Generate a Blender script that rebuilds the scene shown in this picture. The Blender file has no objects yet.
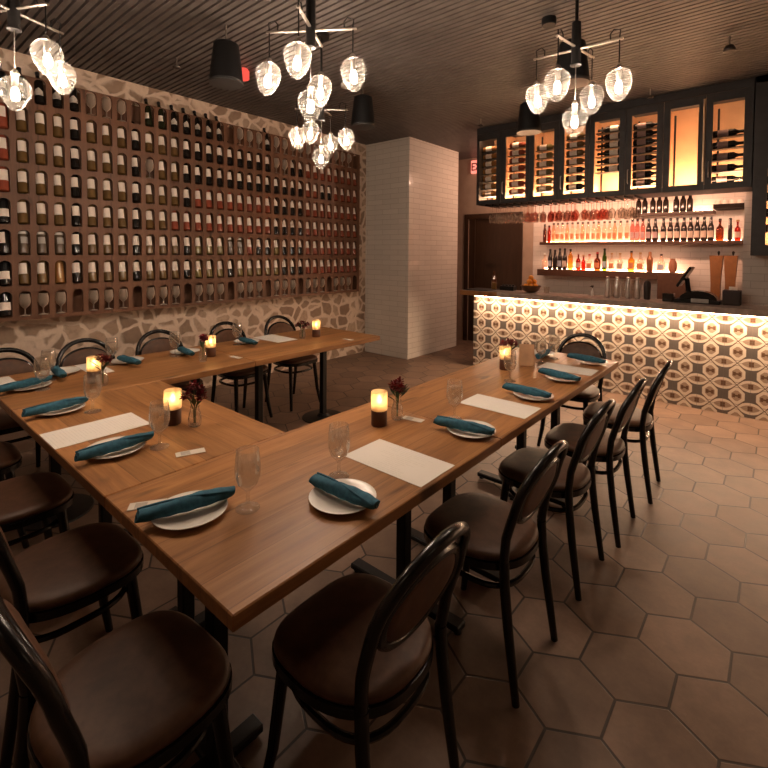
import bpy, math, random
from mathutils import Vector, Matrix
random.seed(7)
PI = math.pi
COL = bpy.context.scene.collection

# ------------------------------------------------------------------ mesh helpers
class MB:
    """collects shapes; build() links them as one mesh object"""
    def __init__(s):
        s.v = []; s.f = []
    def add(s, vs, fs):
        b = len(s.v)
        s.v += [tuple(v) for v in vs]
        s.f += [tuple(b + i for i in f) for f in fs]
        return s
    def box(s, c, d, r=0.0, M=None):
        x, y, z = (q / 2 for q in d)
        if r <= 0:
            vs = [Vector((sx*x, sy*y, sz*z)) for sx in (-1, 1) for sy in (-1, 1) for sz in (-1, 1)]
            fs = [(0,1,3,2), (4,6,7,5), (0,4,5,1), (2,3,7,6), (0,2,6,4), (1,5,7,3)]
        else:
            r = min(r, x*.99, y*.99, z*.99)
            vs = []; idx = {}
            for sx in (-1, 1):
                for sy in (-1, 1):
                    for sz in (-1, 1):
                        for ax in range(3):
                            p = [sx*(x-r), sy*(y-r), sz*(z-r)]
                            p[ax] += (sx, sy, sz)[ax]*r
                            idx[(sx, sy, sz, ax)] = len(vs); vs.append(Vector(p))
            fs = []
            for ax in range(3):
                u, w = [(1, 2), (2, 0), (0, 1)][ax]
                for sg in (-1, 1):
                    q = []
                    for (a, b) in ((-1, -1), (1, -1), (1, 1), (-1, 1)):
                        t = [0, 0, 0]; t[ax] = sg; t[u] = a; t[w] = b
                        q.append(idx[(t[0], t[1], t[2], ax)])
                    fs.append(tuple(q if sg > 0 else q[::-1]))
                # edges along axis ax
                for a in (-1, 1):
                    for b in (-1, 1):
                        t0 = [0, 0, 0]; t1 = [0, 0, 0]
                        t0[ax] = -1; t1[ax] = 1; t0[u] = t1[u] = a; t0[w] = t1[w] = b
                        q = [idx[(*t0, u)], idx[(*t1, u)], idx[(*t1, w)], idx[(*t0, w)]]
                        fs.append(tuple(q if a*b < 0 else q[::-1]))
            for sx in (-1, 1):
                for sy in (-1, 1):
                    for sz in (-1, 1):
                        q = [idx[(sx, sy, sz, k)] for k in range(3)]
                        fs.append(tuple(q if sx*sy*sz > 0 else q[::-1]))
        c = Vector(c)
        if M is not None: vs = [M @ v for v in vs]
        return s.add([v + c for v in vs], fs)
    def lathe(s, prof, n=20, M=None, cap0=True, cap1=True):
        """prof: (radius, z) from bottom to top"""
        vs = []; fs = []
        for (r, z) in prof:
            for k in range(n):
                a = 2*PI*k/n
                vs.append(Vector((r*math.cos(a), r*math.sin(a), z)))
        m = len(prof)
        for i in range(m-1):
            for k in range(n):
                k2 = (k+1) % n
                fs.append((i*n+k, i*n+k2, (i+1)*n+k2, (i+1)*n+k))
        if cap0: fs.append(tuple(range(n))[::-1])
        if cap1: fs.append(tuple((m-1)*n+k for k in range(n)))
        if M is not None: vs = [M @ v for v in vs]
        return s.add(vs, fs)
    def tube(s, pts, r, n=10, closed=False, up=None, flat=1.0):
        pts = [Vector(p) for p in pts]; m = len(pts)
        rs = r if isinstance(r, (list, tuple)) else [r]*m
        vs = []; fs = []
        prev = None
        for i, p in enumerate(pts):
            a = pts[(i-1) % m] if (closed or i > 0) else p
            b = pts[(i+1) % m] if (closed or i < m-1) else p
            t = (b-a).normalized()
            if prev is None:
                ref = Vector(up) if up is not None else (Vector((0, 0, 1)) if abs(t.z) < .9 else Vector((1, 0, 0)))
                u = (ref - t*ref.dot(t)).normalized()
            else:
                u = (prev - t*prev.dot(t)).normalized()
            prev = u
            w = t.cross(u)
            for k in range(n):
                an = 2*PI*k/n
                vs.append(p + (u*math.cos(an)*flat + w*math.sin(an))*rs[i])
        for i in range(m if closed else m-1):
            j = (i+1) % m
            for k in range(n):
                k2 = (k+1) % n
                fs.append((i*n+k, i*n+k2, j*n+k2, j*n+k))
        if not closed:
            fs.append(tuple(range(n))[::-1]); fs.append(tuple((m-1)*n+k for k in range(n)))
        return s.add(vs, fs)
    def loft(s, rings, cap0=True, cap1=True):
        n = len(rings[0]); vs = [Vector(p) for r in rings for p in r]; fs = []
        for i in range(len(rings)-1):
            for k in range(n):
                k2 = (k+1) % n
                fs.append((i*n+k, i*n+k2, (i+1)*n+k2, (i+1)*n+k))
        if cap0: fs.append(tuple(range(n))[::-1])
        if cap1: fs.append(tuple((len(rings)-1)*n+k for k in range(n)))
        return s.add(vs, fs)
    def mesh(s, name, mat, smooth=35):
        me = bpy.data.meshes.new(name)
        me.from_pydata(s.v, [], s.f); me.update()
        if mat is not None: me.materials.append(mat)
        if smooth:
            me.polygons.foreach_set('use_smooth', [True]*len(me.polygons))
            me.set_sharp_from_angle(angle=math.radians(smooth))
        return me
    def build(s, name, mat, parent=None, loc=None, rot=None, smooth=35, data=None):
        o = bpy.data.objects.new(name, data or s.mesh(name, mat, smooth))
        COL.objects.link(o)
        if parent is not None: o.parent = parent
        if loc is not None: o.location = loc
        if rot is not None: o.rotation_euler = rot
        return o

def props(o, label=None, cat=None, group=None, kind=None):
    if label: o['label'] = label
    if cat: o['category'] = cat
    if group: o['group'] = group
    if kind: o['kind'] = kind
    return o
def thing(name, label, cat, loc=(0, 0, 0), rot=(0, 0, 0), group=None):
    o = bpy.data.objects.new(name, None); COL.objects.link(o)
    o.empty_display_size = .05
    o.location = loc; o.rotation_euler = rot
    return props(o, label, cat, group)
def kids(o):
    return [c for c in bpy.data.objects if c.parent == o]
def dup(root, loc, rot=(0, 0, 0), label=None, group=None, ks=None):
    r = root.copy(); COL.objects.link(r); r.location = loc; r.rotation_euler = rot
    if label: r['label'] = label
    if group: r['group'] = group
    for ch in (ks if ks is not None else kids(root)):
        c = ch.copy(); COL.objects.link(c); c.parent = r
        for g in kids(ch):
            d = g.copy(); COL.objects.link(d); d.parent = c
    return r
def struct(name, mb, m, smooth=35, **k):
    return props(mb.build(name, m, smooth=smooth, **k), kind='structure')
def Rz(a): return Matrix.Rotation(a, 3, 'Z')
def Ry(a): return Matrix.Rotation(a, 3, 'Y')
def Rx(a): return Matrix.Rotation(a, 3, 'X')
class Pl:
    """matrix with offset usable as M @ v"""
    def __init__(s, R=None, t=(0, 0, 0)):
        s.R = R or Matrix.Identity(3); s.t = Vector(t)
    def __matmul__(s, v): return s.R @ v + s.t
ORD = ['first', 'second', 'third', 'fourth', 'fifth', 'sixth', 'seventh', 'eighth', 'ninth', 'tenth', 'eleventh', 'twelfth',
       'thirteenth', 'fourteenth', 'fifteenth', 'sixteenth', 'seventeenth', 'eighteenth', 'nineteenth', 'twentieth']
TENS = {20: 'twenty', 30: 'thirty'}
def ordinal(n):
    if n <= 20: return ORD[n-1]
    if n % 10 == 0: return {30: 'thirtieth', 40: 'fortieth'}[n]
    return TENS[n//10*10] + '-' + ORD[n % 10-1]

# ------------------------------------------------------------------ material helpers
class N:
    """tiny node expression builder"""
    def __init__(s, m):
        s.m = m; m.use_nodes = True; s.t = m.node_tree; s.t.nodes.clear()
    def node(s, typ, **k):
        n = s.t.nodes.new(typ)
        for a, b in k.items(): setattr(n, a, b)
        return n
    def put(s, sock, val):
        if hasattr(val, 'is_linked') or isinstance(val, bpy.types.NodeSocket): s.t.links.new(val, sock)
        else: sock.default_value = val
    def math(s, op, a, b=None, c=None, clamp=False):
        n = s.node('ShaderNodeMath', operation=op); n.use_clamp = clamp
        for i, q in enumerate((a, b, c)):
            if q is not None: s.put(n.inputs[i], q)
        return n.outputs[0]
    def vmath(s, op, a, b=None):
        n = s.node('ShaderNodeVectorMath', operation=op)
        s.put(n.inputs[0], a)
        if b is not None: s.put(n.inputs[1], b)
        return n.outputs['Value'] if op in ('LENGTH', 'DOT_PRODUCT', 'DISTANCE') else n.outputs['Vector']
    def mixc(s, f, a, b):
        n = s.node('ShaderNodeMix', data_type='RGBA')
        s.put(n.inputs['Factor'], f); s.put(n.inputs[6], a); s.put(n.inputs[7], b)
        return n.outputs[2]
    def sep(s, v):
        n = s.node('ShaderNodeSeparateXYZ'); s.put(n.inputs[0], v); return n.outputs
    def comb(s, x, y, z):
        n = s.node('ShaderNodeCombineXYZ')
        for i, q in enumerate((x, y, z)): s.put(n.inputs[i], q)
        return n.outputs[0]
    def coord(s, which='Object'):
        return s.node('ShaderNodeTexCoord').outputs[which]
    def pos(s):
        return s.node('ShaderNodeNewGeometry').outputs['Position']
    def mapping(s, v, scale=(1, 1, 1), loc=(0, 0, 0), rot=(0, 0, 0)):
        n = s.node('ShaderNodeMapping'); s.put(n.inputs[0], v)
        n.inputs['Scale'].default_value = scale; n.inputs['Location'].default_value = loc; n.inputs['Rotation'].default_value = rot
        return n.outputs[0]
    def noise(s, v, scale, detail=4, rough=.55, out='Fac', dist=0.0):
        n = s.node('ShaderNodeTexNoise'); s.put(n.inputs['Vector'], v)
        n.inputs['Scale'].default_value = scale; n.inputs['Detail'].default_value = detail; n.inputs['Roughness'].default_value = rough
        n.inputs['Distortion'].default_value = dist
        return n.outputs[out]
    def ramp(s, f, stops):
        n = s.node('ShaderNodeValToRGB'); s.put(n.inputs[0], f)
        e = n.color_ramp.elements
        while len(e) < len(stops): e.new(.5)
        for q, (p, c) in zip(e, stops): q.position = p; q.color = (*c, 1) if len(c) == 3 else c
        return n.outputs[0]
    def sstep(s, a, b, x):
        n = s.node('ShaderNodeMapRange', interpolation_type='SMOOTHSTEP')
        s.put(n.inputs[0], x); n.inputs[1].default_value = a; n.inputs[2].default_value = b
        n.inputs[3].default_value = 0; n.inputs[4].default_value = 1
        return n.outputs[0]
    def bump(s, h, strength=.3, dist=.01):
        n = s.node('ShaderNodeBump'); s.put(n.inputs['Height'], h)
        n.inputs['Strength'].default_value = strength; n.inputs['Distance'].default_value = dist
        return n.outputs[0]
    def out(s, shader):
        o = s.node('ShaderNodeOutputMaterial'); s.t.links.new(shader, o.inputs[0])
    def bsdf(s, color, rough=.5, metal=0.0, normal=None, spec=.5, **k):
        n = s.node('ShaderNodeBsdfPrincipled')
        s.put(n.inputs['Base Color'], color if not isinstance(color, tuple) or len(color) == 4 else (*color, 1))
        s.put(n.inputs['Roughness'], rough); s.put(n.inputs['Metallic'], metal)
        n.inputs['Specular IOR Level'].default_value = spec
        if normal is not None: s.put(n.inputs['Normal'], normal)
        for a, b in k.items(): s.put(n.inputs[a], b)
        s.out(n.outputs[0]); return n
MATS = {}
def mk(name):
    m = bpy.data.materials.new(name); return m, N(m)
def plain(name, color, rough=.5, metal=0.0, spec=.5, noise=0.0, scale=30, bump=0.0, **k):
    if name in MATS: return MATS[name]
    m, n = mk(name)
    nrm = None; col = (*color, 1)
    if noise or bump:
        f = n.noise(n.coord(), scale, 4)
        if noise:
            a = tuple(c*(1-noise) for c in color); b = tuple(min(1, c*(1+noise)) for c in color)
            col = n.ramp(f, [(.3, a), (.7, b)])
        if bump: nrm = n.bump(f, bump, .004)
    n.bsdf(col, rough, metal, nrm, spec, **k)
    MATS[name] = m; return m
def emit(name, color, strength):
    if name in MATS: return MATS[name]
    m, n = mk(name)
    e = n.node('ShaderNodeEmission'); e.inputs[0].default_value = (*color, 1); e.inputs[1].default_value = strength
    n.out(e.outputs[0]); MATS[name] = m; return m
def glassy(name, tint=(1, 1, 1), rough=.03, haze=0.0, hazecol=(1, .95, .88), ior=1.45, boost=1.0, backface=True):
    """thin glass: clear body with fresnel reflection and an optional milky part standing in for light caught in the glass"""
    if name in MATS: return MATS[name]
    m, n = mk(name)
    tr = n.node('ShaderNodeBsdfTransparent'); tr.inputs[0].default_value = (*tint, 1)
    gl = n.node('ShaderNodeBsdfGlossy'); gl.inputs['Roughness'].default_value = rough
    fr = n.node('ShaderNodeLayerWeight'); fr.inputs[0].default_value = .35
    f = n.math('MULTIPLY_ADD', n.math('POWER', fr.outputs['Facing'], 3.0), .75*boost, .05*boost, clamp=True)
    mx = n.node('ShaderNodeMixShader'); n.put(mx.inputs[0], f)
    n.t.links.new(tr.outputs[0], mx.inputs[1]); n.t.links.new(gl.outputs[0], mx.inputs[2])
    sh = mx.outputs[0]
    if haze > 0:
        d = n.node('ShaderNodeBsdfDiffuse'); d.inputs[0].default_value = (*hazecol, 1)
        t = n.node('ShaderNodeBsdfTranslucent'); t.inputs[0].default_value = (*hazecol, 1)
        a = n.node('ShaderNodeMixShader'); a.inputs[0].default_value = .5
        n.t.links.new(d.outputs[0], a.inputs[1]); n.t.links.new(t.outputs[0], a.inputs[2])
        b = n.node('ShaderNodeMixShader'); n.put(b.inputs[0], n.math('MULTIPLY', n.math('MULTIPLY_ADD', n.math('POWER', fr.outputs['Facing'], 2.0), 3.0, .55), haze, clamp=True))
        n.t.links.new(sh, b.inputs[1]); n.t.links.new(a.outputs[0], b.inputs[2]); sh = b.outputs[0]
    n.out(sh); MATS[name] = m; return m

def mat_wood(name, dark, mid, light, along='X', rough=.38, boards=.115, seed=0.0, spec=.36):
    m, n = mk(name)
    c = n.coord()
    if along == 'Y': c = n.mapping(c, rot=(0, 0, -PI/2))
    if along == 'Z': c = n.mapping(c, rot=(0, PI/2, 0))
    c = n.mapping(c, loc=(seed, seed*.7, 0))
    x, y, z = n.sep(c)
    bid = n.math('FLOOR', n.math('DIVIDE', y, boards))
    wn = n.node('ShaderNodeTexWhiteNoise', noise_dimensions='1D'); n.put(wn.inputs['W'], bid)
    off = n.math('MULTIPLY', wn.outputs[0], 9.0)
    v = n.comb(n.math('ADD', n.math('MULTIPLY', x, 1.1), off), n.math('MULTIPLY', y, 11.0), n.math('MULTIPLY', z, 11.0))
    g = n.noise(v, 2.2, 6, .6, dist=.6)
    fine = n.noise(n.comb(n.math('ADD', n.math('MULTIPLY', x, 4.0), off), n.math('MULTIPLY', y, 160.0), z), 1.0, 3, .6)
    knot = n.noise(n.comb(n.math('ADD', n.math('MULTIPLY', x, 2.2), off), n.math('MULTIPLY', y, 8.0), z), 1.5, 2, .5)
    col = n.ramp(g, [(.25, dark), (.5, mid), (.75, light)])
    col = n.mixc(n.math('MULTIPLY', n.sstep(.45, .75, fine), .28), col, (*dark, 1))
    col = n.mixc(n.math('MULTIPLY', n.sstep(.63, .76, knot), .8), col, (*(q*.35 for q in dark), 1))
    tone = n.math('MULTIPLY_ADD', wn.outputs[0], .30, .84)
    vm = n.node('ShaderNodeVectorMath', operation='SCALE'); n.put(vm.inputs[0], col); n.put(vm.inputs['Scale'], tone)
    col = vm.outputs[0]
    fy = n.math('FRACT', n.math('DIVIDE', y, boards))
    edge = n.math('LESS_THAN', n.math('ABSOLUTE', n.math('SUBTRACT', fy, .5)), .488)
    col = n.mixc(n.math('MULTIPLY_ADD', edge, .5, .5), (*(q*.4 for q in dark), 1), col)
    n.bsdf(col, n.math('MULTIPLY_ADD', fine, .15, rough-.07), 0, n.bump(fine, .06, .002), spec)
    return m

def mat_hexfloor():
    m, n = mk('hex_tile')
    W = .2925; S3 = math.sqrt(3)
    x, y, z = n.sep(n.pos())
    u = n.math('DIVIDE', n.math('ADD', x, .392), W); v = n.math('DIVIDE', n.math('SUBTRACT', y, 2.386), W)
    def cell(uu, vv):
        a = n.math('SUBTRACT', n.math('FLOORED_MODULO', uu, 1.0), .5)
        b = n.math('SUBTRACT', n.math('FLOORED_MODULO', vv, S3), S3/2)
        return a, b
    a1, b1 = cell(n.math('ADD', u, .5), n.math('ADD', v, S3/2))
    a2, b2 = cell(u, v)
    d1 = n.math('ADD', n.math('MULTIPLY', a1, a1), n.math('MULTIPLY', b1, b1))
    d2 = n.math('ADD', n.math('MULTIPLY', a2, a2), n.math('MULTIPLY', b2, b2))
    t = n.math('LESS_THAN', d2, d1)
    mixf = lambda p, q: n.math('ADD', n.math('MULTIPLY', p, n.math('SUBTRACT', 1.0, t)), n.math('MULTIPLY', q, t))
    gx, gy = mixf(a1, a2), mixf(b1, b2)
    ax, ay = n.math('ABSOLUTE', gx), n.math('ABSOLUTE', gy)
    hd = n.math('MAXIMUM', ax, n.math('ADD', n.math('MULTIPLY', ax, .5), n.math('MULTIPLY', ay, S3/2)))
    grout = n.sstep(.480, .489, hd)
    ix = n.math('ROUND', n.math('MULTIPLY', n.math('SUBTRACT', u, gx), 2.0)); iy = n.math('ROUND', n.math('MULTIPLY', n.math('SUBTRACT', v, gy), 2.0))
    wn = n.node('ShaderNodeTexWhiteNoise', noise_dimensions='3D'); n.put(wn.inputs['Vector'], n.comb(ix, iy, 0.0))
    p = n.pos()
    big = n.noise(n.vmath('ADD', p, n.vmath('SCALE', wn.outputs['Color'], None) if False else wn.outputs['Color']), 5.0, 5, .62)
    fine = n.noise(p, 60.0, 4, .6)
    base = n.ramp(big, [(.22, (.120, .074, .050)), (.5, (.190, .122, .085)), (.80, (.265, .176, .125))])
    tone = n.math('MULTIPLY_ADD', wn.outputs['Value'], .35, .80)
    tone = n.math('MULTIPLY', tone, n.math('MULTIPLY_ADD', fine, .3, .85))
    vm = n.node('ShaderNodeVectorMath', operation='SCALE'); n.put(vm.inputs[0], base); n.put(vm.inputs['Scale'], tone)
    col = n.mixc(grout, vm.outputs[0], (.030, .018, .012, 1))
    h = n.math('SUBTRACT', n.math('MULTIPLY', fine, .15), grout)
    n.bsdf(col, n.math('MULTIPLY_ADD', big, .25, .36), 0, n.bump(h, .35, .004), .4)
    return m

def mat_bartile():
    m, n = mk('patterned_tile')
    P = .21
    x, y, z = n.sep(n.pos())
    u = n.math('DIVIDE', n.math('ADD', x, 3.01), P); v = n.math('DIVIDE', n.math('SUBTRACT', z, .822), P)
    wrap = lambda q: n.math('SUBTRACT', q, n.math('ROUND', q))
    A = (wrap(u), wrap(v)); E = (wrap(n.math('SUBTRACT', u, .5)), wrap(n.math('SUBTRACT', v, .5)))
    X = (wrap(u), wrap(n.math('SUBTRACT', v, .5)))
    sq = lambda q: n.math('MULTIPLY', q, q)
    ab = lambda q: n.math('ABSOLUTE', q)
    ln = lambda px, py: n.math('SQRT', n.math('ADD', sq(px), sq(py)))
    lt = lambda q, t: n.sstep(t+.012, t-.012, q) if False else n.math('LESS_THAN', q, t)
    both = lambda p, q: n.math('MULTIPLY', p, q)
    # upright pointed ring (A): octagon-like
    rA = n.math('MAXIMUM', n.math('MAXIMUM', n.math('MULTIPLY', ab(A[0]), 1.10), n.math('MULTIPLY', ab(A[1]), .86)), n.math('MULTIPLY', n.math('ADD', ab(A[0]), ab(A[1])), .72))
    # lying eye (E): two arcs
    a_, b_ = .50, .265
    R = (a_*a_+b_*b_)/(2*b_); k = R-b_
    rE = n.math('MAXIMUM', ln(E[0], n.math('SUBTRACT', E[1], k)), ln(E[0], n.math('ADD', E[1], k)))
    grey = (.135, .115, .10, 1); cream = (.88, .78, .64, 1); tan = (.50, .38, .27, 1); brown = (.16, .085, .045, 1)
    jit = n.noise(n.pos(), 40, 3, .6)
    col = n.mixc(n.math('MULTIPLY_ADD', jit, .5, .1), grey, (.20, .175, .155, 1))
    # cream star around the crossings
    rX = n.math('ADD', ab(X[0]), ab(X[1]))
    col = n.mixc(lt(rX, .30), col, cream)
    lite = (.47, .35, .25, 1)
    col = n.mixc(lt(rE, R), col, cream)
    col = n.mixc(lt(rE, R-.115), col, lite)
    iE = n.math('MAXIMUM', n.math('MULTIPLY', ab(E[0]), 1.15), ab(E[1]))
    notch = lt(n.math('ADD', n.math('MULTIPLY', n.math('SUBTRACT', .13, ab(E[0])), 1.6), ab(E[1])), .085)
    col = n.mixc(both(lt(iE, .105), n.math('SUBTRACT', 1.0, notch)), col, brown)
    col = n.mixc(lt(rA, .345), col, (*(q*.55 for q in tan[:3]), 1))
    col = n.mixc(lt(rA, .328), col, cream)
    col = n.mixc(lt(rA, .205), col, lite)
    hA = both(lt(ab(A[0]), .155), lt(ab(A[1]), .09))
    gap = both(lt(ab(A[0]), .05), n.math('GREATER_THAN', ab(A[1]), .04))
    col = n.mixc(both(hA, n.math('SUBTRACT', 1.0, gap)), col, brown)
    # thin diagonal lines
    dl = n.math('ABSOLUTE', n.math('SUBTRACT', ab(X[0]), ab(X[1])))
    col = n.mixc(both(lt(dl, .02), lt(rX, .56)), col, brown)
    g = n.math('MINIMUM', ab(wrap(n.math('ADD', u, 0.5))), ab(wrap(n.math('ADD', v, 0.5))))
    col = n.mixc(n.math('MULTIPLY', lt(g, .008), .6), col, (.2, .17, .14, 1))
    n.bsdf(col, n.math('MULTIPLY_ADD', jit, .2, .42), 0, None, .35)
    return m

def mat_stone():
    m, n = mk('rubble_stone')
    p = n.pos()
    x, y, z = n.sep(p)
    w = n.noise(p, 3.0, 3, .5, out='Color')
    q = n.vmath('ADD', n.comb(0.0, y, n.math('MULTIPLY', z, 1.15)), n.vmath('MULTIPLY', w, (0, .22, .22)))
    vo = n.node('ShaderNodeTexVoronoi', feature='DISTANCE_TO_EDGE'); n.put(vo.inputs['Vector'], q); vo.inputs['Scale'].default_value = 6.0
    vo.inputs['Randomness'].default_value = .95
    vc = n.node('ShaderNodeTexVoronoi', feature='F1'); n.put(vc.inputs['Vector'], q); vc.inputs['Scale'].default_value = 6.0
    vc.inputs['Randomness'].default_value = .95
    fine = n.noise(p, 22, 6, .65); mid = n.noise(p, 7, 4, .6)
    d = n.math('ADD', vo.outputs['Distance'], n.math('MULTIPLY', n.math('SUBTRACT', fine, .5), .09))
    isst = n.sstep(.06, .16, d)
    st = n.ramp(n.math('MULTIPLY_ADD', n.sep(vc.outputs['Color'])[0], .55, n.math('MULTIPLY', mid, .5)),
                [(.2, (.28, .195, .14)), (.5, (.40, .29, .21)), (.8, (.52, .39, .29))])
    st = n.mixc(n.math('MULTIPLY', n.sstep(.45, .7, fine), .45), st, (.24, .17, .125, 1))
    mo = n.ramp(fine, [(.3, (.66, .52, .41)), (.7, (.78, .64, .52))])
    col = n.mixc(isst, mo, st)
    h = n.math('ADD', n.math('MULTIPLY', isst, n.math('MULTIPLY_ADD', mid, .6, .4)), n.math('MULTIPLY', fine, .4))
    n.bsdf(col, .85, 0, n.bump(h, .55, .015), .25)
    return m

def mat_subway(name, base=(.74, .69, .62), grout=(.50, .45, .39), rough=.22, w=.30, h=.075, wob=.25):
    m, n = mk(name)
    p = n.pos(); x, y, z = n.sep(p)
    c = n.comb(n.math('ADD', x, y), z, 0.0)
    br = n.node('ShaderNodeTexBrick'); n.put(br.inputs['Vector'], c)
    br.inputs['Scale'].default_value = 1.0; br.inputs['Brick Width'].default_value = w; br.inputs['Row Height'].default_value = h
    br.inputs['Mortar Size'].default_value = .0028; br.inputs['Mortar Smooth'].default_value = .3; br.inputs['Bias'].default_value = 0
    br.inputs['Color1'].default_value = (*base, 1); br.inputs['Color2'].default_value = (*(q*.93 for q in base), 1); br.inputs['Mortar'].default_value = (*grout, 1)
    wave = n.noise(p, 9.0, 2, .5)
    hgt = n.math('SUBTRACT', n.math('MULTIPLY', wave, wob*4), n.math('MULTIPLY', br.outputs['Fac'], 1.0))
    n.bsdf(br.outputs['Color'], rough, 0, n.bump(hgt, .5, .004), .5)
    return m

# ------------------------------------------------------------------ materials
M_hex = mat_hexfloor(); M_bart = mat_bartile(); M_stone = mat_stone()
M_sub = mat_subway('white_subway_tile', rough=.13, wob=.55); M_subb = mat_subway('bar_subway_tile', (.62, .57, .52), (.42, .38, .34), .3, .22, .075, .1)
M_oak = mat_wood('oak_top', (.18, .074, .026), (.325, .148, .052), (.43, .21, .082), 'X')
M_oak2 = mat_wood('oak_top_warm', (.185, .076, .027), (.335, .153, .054), (.44, .215, .084), 'X', seed=3.3)
M_walnut = mat_wood('walnut_shelf', (.035, .015, .008), (.06, .026, .014), (.085, .038, .02), 'X', boards=.5)
M_rack = mat_wood('rack_panel', (.115, .052, .029), (.155, .074, .042), (.20, .098, .058), 'Z', rough=.5, boards=.55)
M_door = mat_wood('dark_door', (.030, .015, .008), (.042, .021, .011), (.055, .028, .015), 'Z', boards=.3)
M_ceil = plain('ceiling_slat', (.094, .080, .073), .5, noise=.2, scale=9)
M_ceilgap = plain('ceiling_gap', (.02, .016, .014), .8)
M_black = plain('black_lacquer', (.0065, .0055, .005), .24, spec=.42)
M_blackmetal = plain('black_powder_coat', (.006, .0055, .0055), .45, noise=.2, spec=.3)
M_cab = plain('charcoal_cabinet', (.028, .027, .028), .5, noise=.2, scale=14)
M_leather = plain('brown_leather', (.086, .040, .021), .5, noise=.22, scale=26, bump=.12, spec=.3)
M_counter = plain('grey_stone_counter', (.38, .32, .28), .25, noise=.25, scale=18)
M_plaster = plain('warm_plaster', (.34, .25, .19), .85, noise=.1, scale=6)
M_steel = plain('brushed_steel', (.80, .77, .73), .36, metal=1.0)
M_nickel = plain('satin_nickel', (.45, .42, .38), .35, metal=1.0)
M_speaker = plain('speaker_black', (.005, .005, .0055), .5, noise=.3, scale=90, spec=.3)
M_grille = plain('speaker_grille', (.035, .033, .032), .6, noise=.4, scale=160)
M_napkin = plain('teal_linen', (.018, .098, .150), .85, noise=.28, scale=55, bump=.25)
M_china = plain('white_china', (.72, .68, .62), .22)
M_candlewood = plain('candle_base_wood', (.075, .026, .012), .5, noise=.3, scale=20)
M_stem = plain('green_stem', (.05, .085, .025), .6, noise=.3)
M_leaf = plain('dark_leaf', (.035, .055, .02), .6, noise=.4)
M_petal = plain('crimson_petal', (.16, .008, .014), .6, noise=.4, scale=60)
M_glass = glassy('clear_glass', (.99, .99, .985), rough=.06, haze=.05, hazecol=(1, .92, .82), boost=2.0)  # haze brightens the clear glass in place of refracted light
M_water = glassy('water', (.97, .955, .93), rough=.06, haze=.10, hazecol=(1, .86, .70), boost=.5)  # warm haze stands in for bright light bent through the water
M_pane = glassy('door_pane', (.96, .95, .93), boost=.45)
M_globe = glassy('bulb_globe', (.97, .96, .95), rough=.12, haze=.026, boost=.6)
M_pale = glassy('rack_glass', (.80, .76, .71), haze=.65, hazecol=(.80, .70, .61), boost=.9)  # pale haze stands in for light reflected in the glasses
M_hang = glassy('hanging_glass', (.93, .90, .87), haze=.06, boost=1.0)
M_label = plain('paper_label', (.88, .79, .71), .8, noise=.05, scale=40)
def mat_menu(name, seed):
    m, n = mk(name)
    c = n.coord(); x, y, z = n.sep(c)
    row = n.math('DIVIDE', y, .0125); fr = n.math('FRACT', row); rid = n.math('FLOOR', row)
    wn = n.node('ShaderNodeTexWhiteNoise', noise_dimensions='1D'); n.put(wn.inputs['W'], n.math('ADD', rid, seed))
    ink = n.math('LESS_THAN', n.math('ABSOLUTE', n.math('SUBTRACT', fr, .5)), .11)
    span = n.math('LESS_THAN', n.math('ABSOLUTE', x), n.math('MULTIPLY_ADD', wn.outputs[0], .09, .03))
    words_ = n.math('GREATER_THAN', n.noise(n.comb(n.math('MULTIPLY', x, 90.0), rid, 0.0), 1.0, 1), .44)
    k = n.math('MULTIPLY', n.math('MULTIPLY', ink, span), n.math('MULTIPLY', words_, .16))
    n.bsdf(n.mixc(k, (.70, .66, .60, 1), (.22, .2, .18, 1)), .75, 0, None, .3)
    return m
M_menu = mat_menu('menu_paper', 1.0)
M_card = plain('card_paper', (.62, .56, .48), .7)
M_kraft = plain('kraft_paper', (.50, .31, .18), .8, noise=.12, scale=20)
M_filament = emit('bulb_filament', (1.0, .84, .64), 140)
M_shadeglow = emit('candle_glow', (1.0, .55, .22), 2.6)
M_flame = emit('flame', (1.0, .70, .36), 40)
M_led = emit('bar_led', (1.0, .62, .38), 46)
M_ledc = emit('cabinet_led', (1.0, .56, .31), 62)
M_leds = emit('shelf_led', (1.0, .50, .30), 58)
def bottle_mat(name, color, rough=.12, trans=None):
    return plain(name, color, rough, spec=.6)
M_bt = {
    'A': bottle_mat('amber_white_wine', (.135, .080, .028)), 'D': bottle_mat('dark_red_wine', (.008, .007, .006)),
    'R': bottle_mat('rose_wine', (.26, .06, .032)), 'B': bottle_mat('black_bottle', (.008, .008, .009)),
    'Y': bottle_mat('golden_white_wine', (.17, .13, .045)), 'W': bottle_mat('smoky_bottle', (.10, .075, .05)),
    'S': bottle_mat('honey_bottle', (.30, .14, .04)), 'N': bottle_mat('green_black_wine', (.018, .02, .008)),
}
M_capsule = plain('foil_capsule', (.012, .010, .010), .35)
M_greylabel = plain('grey_label', (.40, .38, .36), .7)
M_whitecap = plain('white_band', (.72, .70, .66), .6)

# ------------------------------------------------------------------ setting
WX = -4.87; CZ = 3.18; BY = 7.15
f = MB(); f.box((-1.5, 2.3, -.05), (9.4, 10.2, .10)); struct('floor', f, M_hex, smooth=0)
w = MB(); w.box((WX-.1, 1.45, CZ/2), (.2, 7.9, CZ)); struct('wall_left', w, M_stone, smooth=0)
w = MB(); w.box((-4.46, 5.94, CZ/2), (.82+.03, 1.32, CZ)); struct('wall_column', w, M_sub, smooth=0)
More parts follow.
